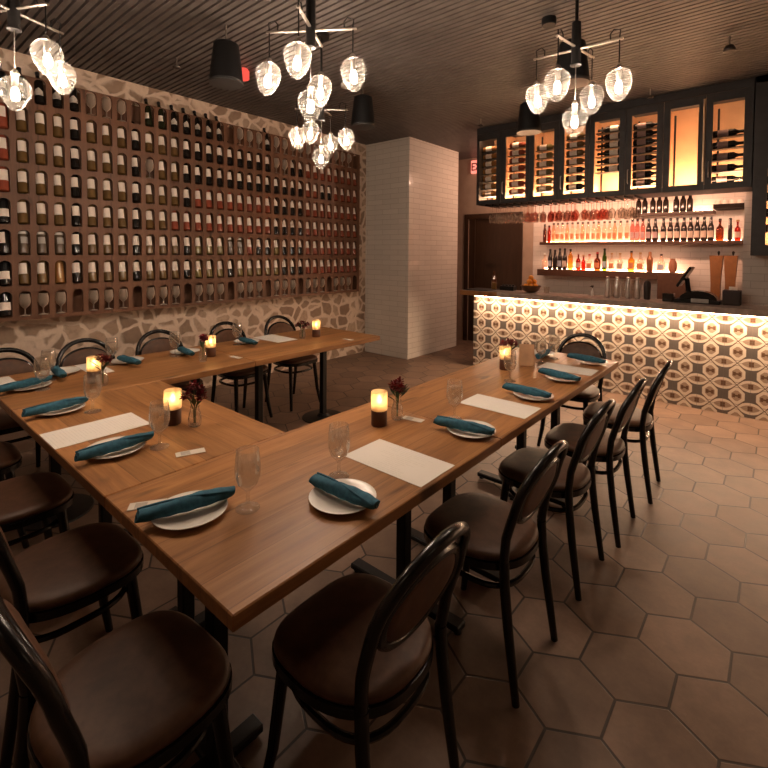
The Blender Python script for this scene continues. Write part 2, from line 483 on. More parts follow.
# back wall with a doorway
DX0, DX1, DZ = -4.16, -3.22, 2.13
w = MB(); w.box((-5.2, BY+.1, CZ/2), (2*(DX0+5.2)*1.0, .2, CZ)); w.box(((DX0+DX1)/2, BY+.1, (CZ+DZ)/2), (DX1-DX0, .2, CZ-DZ))
w.box((-3.1, BY+.1, CZ/2), (2*(-3.1-DX1), .2, CZ)); struct('wall_hall', w, M_plaster, smooth=0)
w = MB(); w.box(((3.2-2.98)/2, BY+.1, CZ/2), (6.18, .2, CZ)); struct('wall_back', w, M_subb, smooth=0)
d = MB(); d.box(((DX0+DX1)/2, BY+.06, DZ/2), (DX1-DX0, .05, DZ)); d.box((DX0+.11, BY+.03, DZ/2), (.03, .02, DZ))
do = struct('door_1', d, M_door, smooth=0)
k = MB(); k.tube([(DX1-.08, BY+.035, 1.0), (DX1-.08, BY-.02, 1.0), (DX1-.2, BY-.02, 1.0)], .009); k.build('door_handle', M_nickel, do)
fr = MB(); fr.box((DX0-.03, BY-.005, DZ/2), (.07, .03, DZ)); fr.box((DX1+.03, BY-.005, DZ/2), (.07, .03, DZ)); fr.box(((DX0+DX1)/2, BY-.005, DZ+.04), (DX1-DX0+.13, .03, .08))
struct('trim_1', fr, M_door, smooth=0)
w = MB(); w.box((-6.1, 6.3, CZ/2), (.2, 1.9, CZ)); w.box((-5.5, 5.4, CZ/2), (1.2, .2, CZ)); struct('wall_corridor', w, M_plaster, smooth=0)
w = MB(); w.box((3.1, 2.3, CZ/2), (.2, 10.0, CZ)); struct('wall_right', w, M_plaster, smooth=0)
w = MB(); w.box((-.9, -2.6, CZ/2), (8.2, .2, CZ)); struct('wall_front', w, M_plaster, smooth=0)
w = MB(); w.box((1.36, 6.60, CZ/2), (3.3, 1.1, CZ)); struct('wall_pier', w, M_subb, smooth=0)   # tiled pier right of the back bar
# slatted ceiling: one corrugated sheet, slats run along X
prof = []
y = -2.7; P = .056
while y < 7.4:
    prof += [(y, CZ), (y+.039, CZ), (y+.041, CZ+.025), (y+.054, CZ+.025)]; y += P
c = MB(); vs = []; fs = []
for (yy, zz) in prof: vs += [(-6.2, yy, zz), (3.2, yy, zz)]
for i in range(len(prof)-1): fs.append((2*i, 2*i+1, 2*i+3, 2*i+2))
c.add(vs, fs); c.box((-1.5, 2.35, CZ+.12), (9.4, 10.3, .1)); struct('ceiling', c, M_ceil, smooth=0)

# ------------------------------------------------------------------ bottles
def bottle_profile(h=.275, r=.037, neck=.0145, body=.64, kind='bordeaux'):
    zb = h*body
    if kind == 'bordeaux':
        return [(r*.80, 0), (r*.97, .004), (r, .012), (r, zb), (r*.93, zb+h*.035), (r*.70, zb+h*.075), (neck*1.15, zb+h*.13), (neck, zb+h*.17), (neck, h-.02), (neck*1.15, h-.018), (neck*1.15, h-.004), (neck*.9, h)]
    return [(r*.80, 0), (r*.97, .004), (r, .012), (r, zb-.02), (r*.9, zb+h*.03), (r*.62, zb+h*.10), (neck*1.2, zb+h*.20), (neck, zb+h*.25), (neck, h-.02), (neck*1.15, h-.018), (neck*1.15, h-.004), (neck*.9, h)]
def label_mesh(r, z0, z1, a0, a1, n=8, point=0.0):
    """curved paper patch facing +X"""
    m = MB(); rr = r*1.012+.0004; vs = []; fs = []
    for i in range(n+1):
        a = a0+(a1-a0)*i/n
        ztop = z1 + point*(1-abs(2*i/n-1))
        vs += [(rr*math.cos(a), rr*math.sin(a), z0), (rr*math.cos(a), rr*math.sin(a), ztop)]
        vs += [((rr+.0006)*math.cos(a), (rr+.0006)*math.sin(a), z0), ((rr+.0006)*math.cos(a), (rr+.0006)*math.sin(a), ztop)]
    for i in range(n):
        b = 4*i
        fs += [(b+2, b+6, b+7, b+3), (b, b+1, b+5, b+4), (b+1, b+3, b+7, b+5), (b, b+4, b+6, b+2)]
    fs += [(0, 2, 3, 1), (4*n, 4*n+1, 4*n+3, 4*n+2)]
    m.add(vs, fs); return m
BR, BH = .0358, .285
ME = {}
ME['body'] = {}
for kk, mm in M_bt.items():
    ME['body'][kk] = MB().lathe(bottle_profile(BH, BR, body=.71), 20).mesh('bottle_glass', mm, 40)
ME['label'] = label_mesh(BR, .084, .174, -.92, .92).mesh('paper_label', M_label, 60)
ME['label_point'] = label_mesh(BR, .090, .140, -.9, .9, point=.050).mesh('paper_label', M_label, 60)
ME['label_low'] = label_mesh(BR, .045, .110, -1.1, 1.1).mesh('paper_label', M_label, 60)
ME['label_badge'] = label_mesh(BR, .062, .100, -.9, .9, point=.03).mesh('paper_label', plain('cream_badge', (.52, .48, .43), .7, noise=.3, scale=70), 60)
ME['label_grey'] = label_mesh(BR, .085, .14, -.6, .9).mesh('paper_label', M_greylabel, 60)
ME['label_split'] = label_mesh(BR, .065, .125, -.95, .35).mesh('paper_label', M_label, 60)
ME['band'] = label_mesh(BR, .165, .185, -1.2, 1.2).mesh('white_band', M_whitecap, 60)
ME['stripe'] = label_mesh(BR, .04, .17, .25, .55).mesh('gold_stripe', plain('gold_stripe', (.62, .42, .16), .4), 60)
ME['capsule'] = MB().lathe([(.0150, BH*.84), (.0150, BH-.021), (.0172, BH-.019), (.0172, BH-.003), (.0145, BH+.001)], 14).mesh('foil_capsule', M_capsule, 40)
def wall_glass_profile():
    # outer wall up, then inner wall down: an open wine glass
    o = [(.034, 0), (.034, .003), (.008, .010), (.0045, .02), (.0045, .062), (.012, .072), (.030, .092), (.0385, .12), (.0375, .155), (.030, .196)]
    i = [(.0285, .196), (.036, .155), (.037, .12), (.0285, .094), (.008, .076)]
    return o+i
ME['wallglass'] = MB().lathe(wall_glass_profile(), 20).mesh('bowl_and_stem', M_pale, 40)

# rack
RX = -4.73; RZ = 2.853; RP = .2512; RY0 = .868; RPY = .1260; NC = 33; NR = 8
hw, hh = .0420, .105
EXTRA = 3
def stadium(n=10):
    pts = []
    for i in range(n+1):
        a = PI*i/n; pts.append((hw*math.cos(a), hh-hw+hw*math.sin(a)))
    rr = .014
    for (cx, a0) in ((-hw+rr, PI), (hw-rr, 1.5*PI)):
        for i in range(4):
            a = a0+PI/2*i/3; pts.append((cx+rr*math.cos(a), -hh+rr+rr*math.sin(a)))
    return pts
ST = stadium()
rack = thing('wine_rack', 'tall brown panelled wine rack of arched slots hung on the stone wall', 'wine rack', (RX, 0, .958))
secs = [(-EXTRA, 5), (5, 13), (13, 22), (22, 26), (26, 33)]
TOPZ = 2.962; BOTZ = .958; TH = .018
def zrow(r): return RZ-RP*r
for (c0, c1) in secs:
    m = MB()
    for ci in range(c0, c1):
        for r in range(NR):
            yc = RY0+RPY*ci; zc = zrow(r)
            zt = TOPZ if r == 0 else zc+RP/2; zb = BOTZ if r == NR-1 else zc-RP/2
            y0, y1 = yc-RPY/2, yc+RPY/2
            if ci == 32: y1 += .03
            n = len(ST); vs = []; fs = []
            for (a, b) in ST:
                # project to the cell rectangle
                sx = (y1-yc if a > 0 else y0-yc)/a if abs(a) > 1e-9 else 1e9
                sz = (zt-zc if b > 0 else zb-zc)/b if abs(b) > 1e-9 else 1e9
                q = min(sx, sz)
                vs += [(0, yc+a, zc+b-.958), (0, yc+a*q, zc+b*q-.958), (-TH, yc+a, zc+b-.958)]
            # corner fix: snap nearest rim points to the rectangle corners
            for (cy, cz) in ((y0, zt), (y1, zt), (y0, zb), (y1, zb)):
                best = min(range(n), key=lambda i: (vs[3*i+1][1]-cy)**2+(vs[3*i+1][2]+.958-cz)**2)
                vs[3*best+1] = (0, cy, cz-.958)
            for i in range(n):
                j = (i+1) % n
                fs.append((3*i, 3*i+1, 3*j+1, 3*j)); fs.append((3*i, 3*j, 3*j+2, 3*i+2))
            m.add(vs, fs)
    m.build('slotted_panel', M_rack, rack, smooth=0)
ya, yb = RY0-RPY*(EXTRA+.5), RY0+RPY*32.5+.03
b = MB(); b.box((-.130, (ya+yb)/2, 1.0), (.012, yb-ya, 2.0)); b.build('back_board', M_rack, rack, smooth=0)
b = MB(); b.box((-.07, (ya+yb)/2, .006), (.128, yb-ya, .012)); b.build('bottom_rail', M_rack, rack, smooth=0)
b = MB(); b.box((-.065, yb-.006, 1.0), (.118, .012, 2.0)); b.build('end_board', M_rack, rack, smooth=0)
rows = [
 'xDDDDGGGENNDDDDDEGGGDGGGGGGGGGGGE',
 'RAAADAAADAAADDDDDDDDDGGPPRRRRRRRR',
 'RAAADAAADGAADDDDDDDDDDDPPRRDDRRRR',
 'RAAADAAADAAADRRRRRRRRPPPPRRRRRRRR',
 'BAAADAAADAARRRRRRRRRRPPPPRRRRRRRR',
 'VWWWDAAADAAADYYYWWRDDYPPPRRRRRRRR',
 'BAASDAAADAAADYYYDYYYYYPPPRRRRRRRR',
 'BGGGEGGGEGGGEGGGEGGGEGGGEGGGEGGGE',
]
KW = {'A': 'amber white wine bottle', 'D': 'dark wine bottle', 'R': 'rose wine bottle', 'B': 'black wine bottle', 'Y': 'golden white wine bottle',
      'W': 'smoky bottle with white band', 'S': 'honey bottle with gold stripes', 'N': 'greenish bottle with split label', 'P': 'dark bottle with peaked label', 'V': 'dark bottle with turned label', 'G': 'clear wine glass'}
ROWW = ['top', 'second', 'third', 'fourth', 'fifth', 'sixth', 'seventh', 'bottom']
def part(name, data, parent):
    o = bpy.data.objects.new(name, data); COL.objects.link(o); o.parent = parent; return o
for r in range(NR):
    for ci, ch in enumerate(rows[r]):
        if ch in 'Ex': 
            if ch == 'E': continue
            ch = 'D'
        yc = RY0+RPY*ci; zc = zrow(r)
        lab = '%s, %s rack row, %s column from tiled column' % (KW[ch], ROWW[r], ordinal(NC-ci))
        if ch == 'G':
            t = thing('wine_glass', lab, 'glass', (RX-.010, yc, zc-hh+.003), (0, 0, random.random()), 'wine glasses in the wall rack')
            part('bowl_and_stem', ME['wallglass'], t)
            t.scale = (1.0, 1.0, .92)
            continue
        t = thing('wine_bottle', lab, 'bottle', (RX-.018, yc+random.uniform(-.002, .002), zc-hh+.010), (0, 0, 0), 'bottles in the wall rack')
        tw = random.uniform(-.35, .25)
        t.rotation_euler = (Matrix.Rotation(math.radians(-13.8), 4, 'Y') @ Matrix.Rotation(tw-.15, 4, 'Z')).to_euler()
        if ci == 0: t.scale = (1.04, 1.12, 1.0)
        body = {'P': 'D', 'V': 'D'}.get(ch, ch)
        part('bottle_glass', ME['body'][body], t)
        if ch in 'ADRY': part('paper_label', ME['label_badge' if r == 0 else 'label'], t)
        elif ch == 'P': part('paper_label', ME['label_point'], t)
        elif ch == 'B': part('paper_label', ME['label_low'], t)
        elif ch == 'N': part('paper_label', ME['label_split'], t)
        elif ch == 'V': t.rotation_euler = (Matrix.Rotation(math.radians(-13.8), 4, 'Y') @ Matrix.Rotation(-.9, 4, 'Z')).to_euler(); part('paper_label', ME['label'], t)
        elif ch == 'W': part('paper_label', ME['label_grey'], t); part('white_band', ME['band'], t)
        elif ch == 'S': part('gold_stripe', ME['stripe'], t)
        if r == 0: part('foil_capsule', ME['capsule'], t)

# ------------------------------------------------------------------ chairs
def yback(z):
    K = [(0, -.226), (.19, -.198), (.33, -.178), (.46, -.168), (.57, -.182), (.66, -.212), (.725, -.229), (.80, -.263), (.845, -.286), (.90, -.312)]
    for (a, p), (b, q) in zip(K, K[1:]):
        if z <= b: return p+(q-p)*(z-a)/(b-a)
    return -.312
def make_chair(label, group):
    t = thing('bentwood_chair', label, 'chair', group=group)
    n = 40
    def outline(sc, z, k=0.0):
        pts = []
        for i in range(n):
            a = 2*PI*i/n; cx, sy = math.cos(a), math.sin(a)
            e = 2/3.4 if sy > 0 else 2/2.5
            px = math.copysign(abs(cx)**e, cx); py = math.copysign(abs(sy)**e, sy)
            wdt = .210 if py > 0 else .210-.022*abs(py)
            pts.append((px*wdt*sc, py*.205*sc, z))
        return pts
    m = MB(); m.loft([outline(.93, .415), outline(1.0, .420), outline(1.0, .446), outline(.95, .449)]); m.build('seat_frame', M_black, t)
    m = MB(); m.loft([outline(.96, .447), outline(.985, .455), outline(.975, .466), outline(.92, .474), outline(.78, .479), outline(.5, .482), outline(.2, .483)]); m.build('seat_cushion', M_leather, t, smooth=70)
    for s in (-1, 1):
        m = MB(); m.tube([(s*.150, .135, .425), (s*.158, .150, .30), (s*.168, .168, .14), (s*.186, .195, 0)], [.020, .0185, .0165, .0135], 12); m.build('leg', M_black, t)
        m = MB(); zs = [0, .12, .25, .38, .47]
        m.tube([(s*(.178-.012*(z/.47)), yback(z), z) for z in zs], [.0135, .0155, .0175, .018, .018], 12); m.build('leg', M_black, t)
    # hoop: up from the rear legs and over
    pts = []
    zc = .665; rx = .186; rz = .186
    for z in (.462, .51, .56, .61): pts.append((.166+.020*((z-.462)/.203)**.8, z))
    for i in range(17):
        a = PI*i/16; e = 2/2.1
        pts.append((rx*math.copysign(abs(math.cos(a))**e, math.cos(a)), zc+rz*abs(math.sin(a))**e))
    for z in (.61, .56, .51, .462): pts.append((-.166-.020*((z-.462)/.203)**.8, z))
    m = MB(); m.tube([(x, yback(z), z) for (x, z) in pts], .0165, 12); m.build('back_hoop', M_black, t)
    # inner ring with leather pad
    ring = []
    cz = .680
    for i in range(36):
        a = 2*PI*i/36; e = 2/2.05
        x = .153*math.copysign(abs(math.cos(a))**e, math.cos(a)); z = math.copysign(abs(math.sin(a))**e, math.sin(a))
        z = cz + z*(.106 if z > 0 else .112)
        x *= 1.0 if z > cz else 1-.12*((cz-z)/.112)**2
        ring.append((x, z))
    m = MB(); m.tube([(x, yback(z)+.002, z) for (x, z) in ring], .0160, 10, closed=True, up=(0, 1, 0)); m.build('inner_ring', M_black, t)
    m = MB()
    def pad(sc, dy): return [(x*sc, yback(cz+(z-cz)*sc)+dy, cz+(z-cz)*sc) for (x, z) in ring]
    m.loft([pad(.3, .027), pad(.7, .026), pad(.95, .0235), pad(1.03, .0205), pad(1.05, .0185), pad(.94, .0175), pad(.92, .004), pad(.95, -.004), pad(.9, -.011), pad(.7, -.015), pad(.3, -.016)])
    m.build('back_pad', M_leather, t, smooth=70)
    m = MB(); m.tube([(math.copysign(.168*abs(math.cos(2*PI*i/40))**.7, math.cos(2*PI*i/40)), math.copysign(.168*abs(math.sin(2*PI*i/40))**.7, math.sin(2*PI*i/40))-.010, .352-.03*math.sin(2*PI*i/40)*0) for i in range(40)], .0105, 8, closed=True, up=(0, 0, 1)); m.build('stretcher_ring', M_black, t)
    return t
chair0 = make_chair('x', 'bentwood chairs around the joined tables')
CK = kids(chair0)
LT = 'bentwood chair with brown leather seat, '
chairs = [
 # x, y, facing angle (0 = faces +Y)
 (-.885, .938, PI/2, LT+'nearest the camera along the bar-facing table side'),
 (-.870, 1.645, PI/2, LT+'second nearest along the bar-facing table side'),
 (-.868, 2.288, PI/2, LT+'middle of five along bar-facing table side'),
 (-.835, 2.805, PI/2+.02, LT+'second from the bar along long table'),
 (-.803, 3.395, PI/2+.05, LT+'closest to the bar along the long table side'),
 (-1.245, 3.80, PI, LT+'at the head of the long table by the bar'),
 (-1.200, .455, .05, LT+'at the end of the long table opposite the bar'),
 (-1.838, .495, .03, LT+'at the connecting table beside the long table corner'),
 (-2.505, .470, 0, LT+'in the middle of the connecting table'),
 (-3.115, .408, 0, LT+'at the wall end of the connecting table'),
 (-3.745, 0.715, -PI/2, LT+'against the stone wall, furthest from the tiled column'),
 (-3.745, 1.200, -PI/2, LT+'against the stone wall, fourth from the tiled column'),
 (-3.745, 1.750, -PI/2, LT+'against the stone wall, third from the tiled column'),
 (-3.745, 2.390, -PI/2+.03, LT+'against the stone wall, second from the tiled column'),
 (-3.740, 2.990, -PI/2, LT+'against the stone wall, first from the tiled column'),
]
for i, (x, y, a, l) in enumerate(chairs):
    if i == 0:
        chair0.location = (x, y, 0); chair0.rotation_euler = (0, 0, a); chair0['label'] = l
    else:
        dup(chair0, (x, y, 0), (0, 0, a), l, ks=CK)

# ------------------------------------------------------------------ tables
TZ = .76
def table(x0, x1, y0, y1, label, peds, mat, along, disc=False):
    cx, cy = (x0+x1)/2, (y0+y1)/2
    t = thing('dining_table', label, 'table', (cx, cy, 0), (0, 0, PI/2 if along == 'Y' else 0), 'oak tables set in a horseshoe')
    lx, ly = (x1-x0, y1-y0) if along == 'X' else (y1-y0, x1-x0)
    m = MB(); m.box((0, 0, TZ-.02), (lx, ly, .04), .003); m.build('tabletop', mat, t, smooth=30)
    for (px, py) in peds:
        q = Vector((px-cx, py-cy, 0))
        if along == 'Y': q = Rz(-PI/2) @ q
        m = MB(); m.box((q.x, q.y, .365), (.05, .05, .65), .004); m.build('column', M_blackmetal, t)
        m = MB(); m.box((q.x, q.y, .709), (.25, .25, .018), .003); m.build('mounting_plate', M_blackmetal, t)
        if disc:
            MB().lathe([(.19, 0), (.195, .004), (.19, .010), (.06, .022), (.04, .042)], 36, Pl(t=(q.x, q.y, 0))).build('disc_base', M_blackmetal, t); continue
        m = MB(); m.box((q.x, q.y, .030), (.06, .60, .028), .005); m.box((q.x, q.y, .030), (.29, .06, .0279), .005)
        for (dx, dy) in ((0, .28), (0, -.28), (.125, 0), (-.125, 0)): m.lathe([(.016, 0), (.016, .017)], 10, Pl(t=(q.x+dx, q.y+dy, 0)))
        m.build('cross_base', M_blackmetal, t)
    return t
table(-1.605, -.87, .532, 1.790, 'oak table at the near end of the long row, single-roll place setting at its end', [(-1.235, .702), (-1.235, 1.60)], M_oak, 'Y')
table(-1.603, -.872, 1.794, 3.675, 'long oak table reaching toward the patterned bar front', [(-1.235, 1.97), (-1.235, 2.83), (-1.235, 3.42)], M_oak2, 'Y')
table(-2.815, -1.609, .532, 1.240, 'oak connecting table joining the long row to the wall-side tables', [(-1.76, .87), (-2.62, .87)], M_oak2, 'X')
table(-3.62, -2.819, .532, 1.908, 'oak wall-side table in the corner of the horseshoe', [(-3.2, .80), (-3.2, 1.66)], M_oak, 'Y', True)
table(-3.62, -2.819, 1.912, 3.265, 'oak wall-side table whose free end points to the tiled column', [(-3.2, 2.20), (-3.2, 2.90)], M_oak2, 'Y', True)

# ------------------------------------------------------------------ table settings
plate_prof = [(.055, 0), (.060, .003), (.085, .008), (.105, .016), (.106, .018), (.104, .0185), (.083, .0115), (.055, .007), (.02, .006)]
ME['plate'] = MB().lathe(plate_prof, 40).mesh('plate', M_china, 50)
def napkin_mesh():
    rings = []; n = 18; L = .264
    for i in range(25):
        s = i/24; x = (s-.5)*L
        r = .0150+.0068*math.sin(PI*min(1, max(0, s)))**.7
        ring = []
        for k in range(n):
            a = 2*PI*k/n
            rr = r*(1+.05*math.sin(3*a+7*s)+.06*math.sin(a*2+s*9)+.05*math.sin(s*31+a))
            ring.append((x+.006*math.sin(a), rr*1.18*math.cos(a), rr*.95*math.sin(a)+.0215))
        rings.append(ring)
    m = MB(); m.loft(rings)
    # loose outer flap spiralling along the roll
    pts = [((s-.5)*L*.98, .0235*math.cos(.6+2.1*s), .0215+.0198*math.sin(.6+2.1*s)) for s in [j/14 for j in range(15)]]
    m.tube(pts, .0035, 6)
    return m.mesh('rolled_cloth', M_napkin, 60)
ME['nap'] = napkin_mesh()
def nap_end_mesh():
    m = MB()
    for sx in (-1, 1):
        sp = [(sx*.1335, (.003+.0035*a/PI)*math.cos(a), .0215+(.003+.0035*a/PI)*math.sin(a)) for a in [j*.4 for j in range(16)]]
        m.tube(sp, .0016, 5)
    return m.mesh('rolled_edge', plain('teal_linen_edge', (.006, .045, .065), .9), 60)
ME['napend'] = nap_end_mesh()
def goblet_profile():
    o = [(.036, 0), (.036, .003), (.012, .008), (.006, .016), (.005, .042), (.0065, .054), (.014, .062), (.029, .078), (.0375, .103), (.0385, .125), (.0365, .155), (.033, .182)]
    i = [(.0318, .182), (.0352, .155), (.0371, .125), (.0361, .104), (.0275, .080), (.008, .066)]
    return o+i
ME['goblet'] = MB().lathe(goblet_profile(), 24).mesh('goblet_glass', M_glass, 50)
ME['gwater'] = MB().lathe([(.007, .067), (.0268, .0808), (.0352, .1045), (.0362, .125), (.0345, .153)], 24).mesh('water', M_water, 50)
def setting(px, py, na, nb, gl, where, plate=True):
    nx, ny = (na[0]+nb[0])/2*.962, (na[1]+nb[1])/2*.962; px *= .990; py *= .990; ang = math.atan2(nb[1]-na[1], nb[0]-na[0])
    t = thing('dinner_plate', 'round white plate under a teal napkin ' + where, 'plate', (px, py, TZ), group='plates on the tables'); part('china_disc', ME['plate'], t)
    t = thing('rolled_napkin', 'teal linen napkin roll lying on plate ' + where, 'napkin', (nx, ny, TZ+.0165), (0, 0, ang), 'rolled napkins on the plates')
    part('rolled_cloth', ME['nap'], t); part('rolled_edge', ME['napend'], t)
    if gl:
        t = thing('water_goblet', 'stemmed water glass beside napkin ' + where, 'glass', (gl[0], gl[1], TZ+.0008), group='water goblets on the tables')
        part('goblet_glass', ME['goblet'], t); part('water', ME['gwater'], t)
setting(-1.322, .668, (-1.40, .540), (-1.318, .815), (-1.207, .790), 'at the end of the long row')
setting(-1.034, 1.022, (-1.198, 1.033), (-.910, 1.050), (-1.145, 1.112), 'nearest on the bar-facing side')
setting(-1.012, 1.788, (-1.199, 1.770), (-.912, 1.822), (-1.144, 1.862), 'second on the bar-facing side')
setting(-1.008, 2.455, (-1.213, 2.500), (-.920, 2.495), (-1.232, 2.640), 'third on the bar-facing side')
setting(-1.010, 2.925, (-1.197, 2.995), (-.910, 2.940), (-1.275, 3.225), 'fourth on the bar-facing side')
setting(-1.008, 3.500, (-1.215, 3.590), (-.925, 3.545), (-1.255, 3.430), 'fifth on the bar-facing side, closest to bar')
setting(-1.400, 3.530, (-1.350, 3.360), (-1.380, 3.640), None, 'at the head by the bar')
setting(-1.965, .690, (-1.975, .555), (-1.982, .842), (-1.852, .812), 'on connecting table next to long row')
setting(-2.660, .688, (-2.690, .545), (-2.720, .830), (-2.503, .782), 'midway along the connecting table')
setting(-3.235, .690, (-3.250, .545), (-3.330, .820), (-3.103, .722), 'at the wall-side table corner')
setting(-3.470, .905, (-3.590, .900), (-3.320, .880), (-3.300, .800), 'for chair furthest from tiled column')
setting(-3.480, 1.305, (-3.600, 1.300), (-3.335, 1.325), (-3.445, 1.195), 'for fourth chair from tiled column')
setting(-3.470, 1.720, (-3.590, 1.735), (-3.320, 1.700), (-3.385, 1.600), 'for third chair from tiled column')
setting(-3.480, 2.270, (-3.600, 2.285), (-3.330, 2.260), (-3.420, 2.140), 'for second chair from tiled column')
# menus
def menu(cx, cy, lx, ly, rot, label):
    m = MB(); m.box((0, 0, .0008), (lx, ly, .0012)); o = m.build('paper_menu', M_menu, None, (cx, cy, TZ+.0005), (0, 0, rot), smooth=0)
    return props(o, label, 'menu', 'paper menus on the tables')
menu(-1.068, 1.344, .365, .212, 0, 'white paper menu between nearest and second plates of long row')
menu(-1.072, 2.178, .360, .200, .0, 'white paper menu between second and third plates of long row')
menu(-1.072, 3.185, .350, .190, .02, 'white paper menu between fourth and fifth plates near the bar')
menu(-2.243, .716, .222, .365, 0, 'white paper menu on the connecting table')
menu(-3.425, 2.525, .370, .215, .02, 'white paper menu before the first chair from tiled column')
menu(-3.420, 1.080, .360, .130, -.03, 'white paper menu behind the candle at wall-side corner')
menu(-3.435, .610, .300, .115, .02, 'narrow white paper menu at the wall-side table end')
def card(cx, cy, rot, label):
    m = MB(); m.box((0, 0, .0010), (.105, .042, .0016)); o = m.build('table_card', M_card, None, (cx, cy, TZ+.0005), (0, 0, rot), smooth=0)
    m = MB(); m.box((-.018, 0, .0021), (.034, .030, .0006)); m.build('printed_square', plain('card_print', (.40, .35, .30), .7), o, smooth=0)
    return props(o, label, 'card', 'small cards on the tables')
card(-1.285, 1.728, .15, 'small pale card beside the candle on long row')
card(-1.713, .868, PI/2-.35, 'small pale card on connecting table beside the long row')
card(-1.455, .60, 1.0, 'small pale card by plate at end of long row')
card(-2.905, 2.930, .1, 'small pale card on free end of wall-side table')
card(-3.02, 1.88, .1, 'small pale card by the candle mid wall-side table')
# tent card near bar
m = MB(); m.box((0, .0165, .073), (.10, .0022, .147), M=Rx(.2)); m.box((0, -.0165, .073), (.10, .0022, .147), M=Rx(-.2))
props(m.build('tent_card', M_kraft, None, (-1.325, 3.10, TZ+.002), (0, 0, .42), smooth=0), 'folded kraft tent card standing behind the menu near the bar', 'card')

# candles and vases
def flame_light(parent, z, e):
    l = bpy.data.lights.new('flame_light', 'POINT'); l.energy = e; l.color = (1, .64, .39); l.shadow_soft_size = .012
    o = bpy.data.objects.new('flame_light', l); COL.objects.link(o); o.parent = parent; o.location = (0, 0, z)
ME['cbase'] = MB().lathe([(.034, 0), (.036, .003), (.036, .066), (.034, .069)], 28).mesh('wooden_base', M_candlewood, 40)
ME['cshade'] = MB().lathe([(.034, .069), (.0375, .071), (.0375, .150), (.0365, .153), (.0350, .153), (.0350, .073), (.030, .071)], 28).mesh('amber_shade', None, 40)
def mat_shade():
    m, n = mk('amber_shade_glass')
    tr = n.node('ShaderNodeBsdfTransparent'); tr.inputs[0].default_value = (1, .86, .66, 1)
    t = n.node('ShaderNodeBsdfTranslucent'); t.inputs[0].default_value = (1, .84, .62, 1)
    d = n.node('ShaderNodeBsdfDiffuse'); d.inputs[0].default_value = (.9, .68, .45, 1)
    a = n.node('ShaderNodeMixShader'); a.inputs[0].default_value = .7; n.t.links.new(d.outputs[0], a.inputs[1]); n.t.links.new(t.outputs[0], a.inputs[2])
    b = n.node('ShaderNodeMixShader'); b.inputs[0].default_value = .62; n.t.links.new(tr.outputs[0], b.inputs[1]); n.t.links.new(a.outputs[0], b.inputs[2])
    n.out(b.outputs[0]); return m
ME['cshade'].materials.append(mat_shade()) if len(ME['cshade'].materials) == 0 else ME['cshade'].materials.__setitem__(0, mat_shade())
ME['cflame'] = MB().lathe([(.004, .098), (.011, .106), (.012, .114), (.008, .126), (.002, .138)], 14).mesh('flame', M_flame, 60)
ME['cwax'] = MB().lathe([(.019, .072), (.019, .092), (.017, .094)], 20).mesh('wax', plain('wax', (.8, .6, .38), .6), 40)
def candle(x, y, label):
    t = thing('candle_holder', label, 'candle', (x, y, TZ), group='lit candles on the tables')
    part('wooden_base', ME['cbase'], t); part('amber_shade', ME['cshade'], t); part('wax', ME['cwax'], t); part('flame', ME['cflame'], t)
    flame_light(t, .112, 2.0)
candle(-1.360, 1.572, 'lit amber glass candle on wood base by the goblet of the long row')
candle(-1.385, 2.890, 'lit candle near the bar end of the long row')
candle(-2.068, .966, 'lit candle on the connecting table')
candle(-3.060, .965, 'lit candle at the wall-side table corner')
candle(-3.190, 1.775, 'lit candle midway along wall-side tables')
candle(-3.225, 2.835, 'lit candle at the free end of wall-side tables')
def vase(x, y, label, seed, heads=((0, 0, .16),), spread=.045, leaf=6, bowl=False):
    rnd = random.Random(seed)
    t = thing('flower_vase', label, 'vase', (x, y, TZ+.0008), (0, 0, rnd.random()*6), 'flower vases on the tables')
    o = [(.024, 0), (.027, .003), (.029, .03), (.024, .06), (.018, .078), (.0205, .09)]
    MB().lathe(o+[(.0192, .09), (.0168, .078), (.0225, .06), (.027, .03), (.02, .008)], 20).build('glass_vase', M_glass, t, smooth=50)
    m = MB()
    for (hx, hy, hz) in heads:
        m.tube([(hx*.1, hy*.1, .012), (hx*.15, hy*.15, .07), (hx*.6, hy*.6, .5*hz+.05), (hx, hy, hz)], .0022, 6)
    m.build('flower_stem', M_stem, t)
    for (hx, hy, hz) in heads:
        m = MB()
        for k in range(46):
            # petals on a fibonacci ball
            zf = 1-2*(k+.5)/46; rr = math.sqrt(1-zf*zf); a = k*2.39996
            if zf < -.55: continue
            dirv = Vector((rr*math.cos(a), rr*math.sin(a), zf*.8)).normalized()
            c = Vector((hx, hy, hz+.004))+dirv*(.010+.012*rnd.random())
            u = dirv.cross(Vector((.3, .2, 1))).normalized(); v = dirv.cross(u)
            s = .010+.006*rnd.random()
            tip = c+dirv*s*.9
            m.add([c-u*s*.55, c-dirv*s*.5, c+u*s*.55, tip+u*s*.35+v*s*.2, tip-u*s*.35+v*s*.2, c+v*s*.35+dirv*s*.2],
                  [(0, 1, 2, 5), (0, 5, 4), (5, 2, 3), (5, 3, 4)])
        m.build('flower_head', M_petal, t, smooth=80)
    m = MB()
    for k in range(leaf):
        a = rnd.random()*6.28; L = .05+.035*rnd.random(); b = Vector((.010*math.cos(a), .010*math.sin(a), .085+.03*rnd.random()))
        d = Vector((math.cos(a)*.8, math.sin(a)*.8, .55+.5*rnd.random())).normalized(); s = d.cross(Vector((0, 0, 1))).normalized()
        m.add([b, b+d*L*.45+s*.010+Vector((0, 0, .004)), b+d*L, b+d*L*.45-s*.010+Vector((0, 0, .004)), b+d*L*.5-Vector((0, 0, .003))],
              [(0, 1, 4), (1, 2, 4), (2, 3, 4), (3, 0, 4)])
    m.build('foliage', M_leaf, t, smooth=80)
    return t
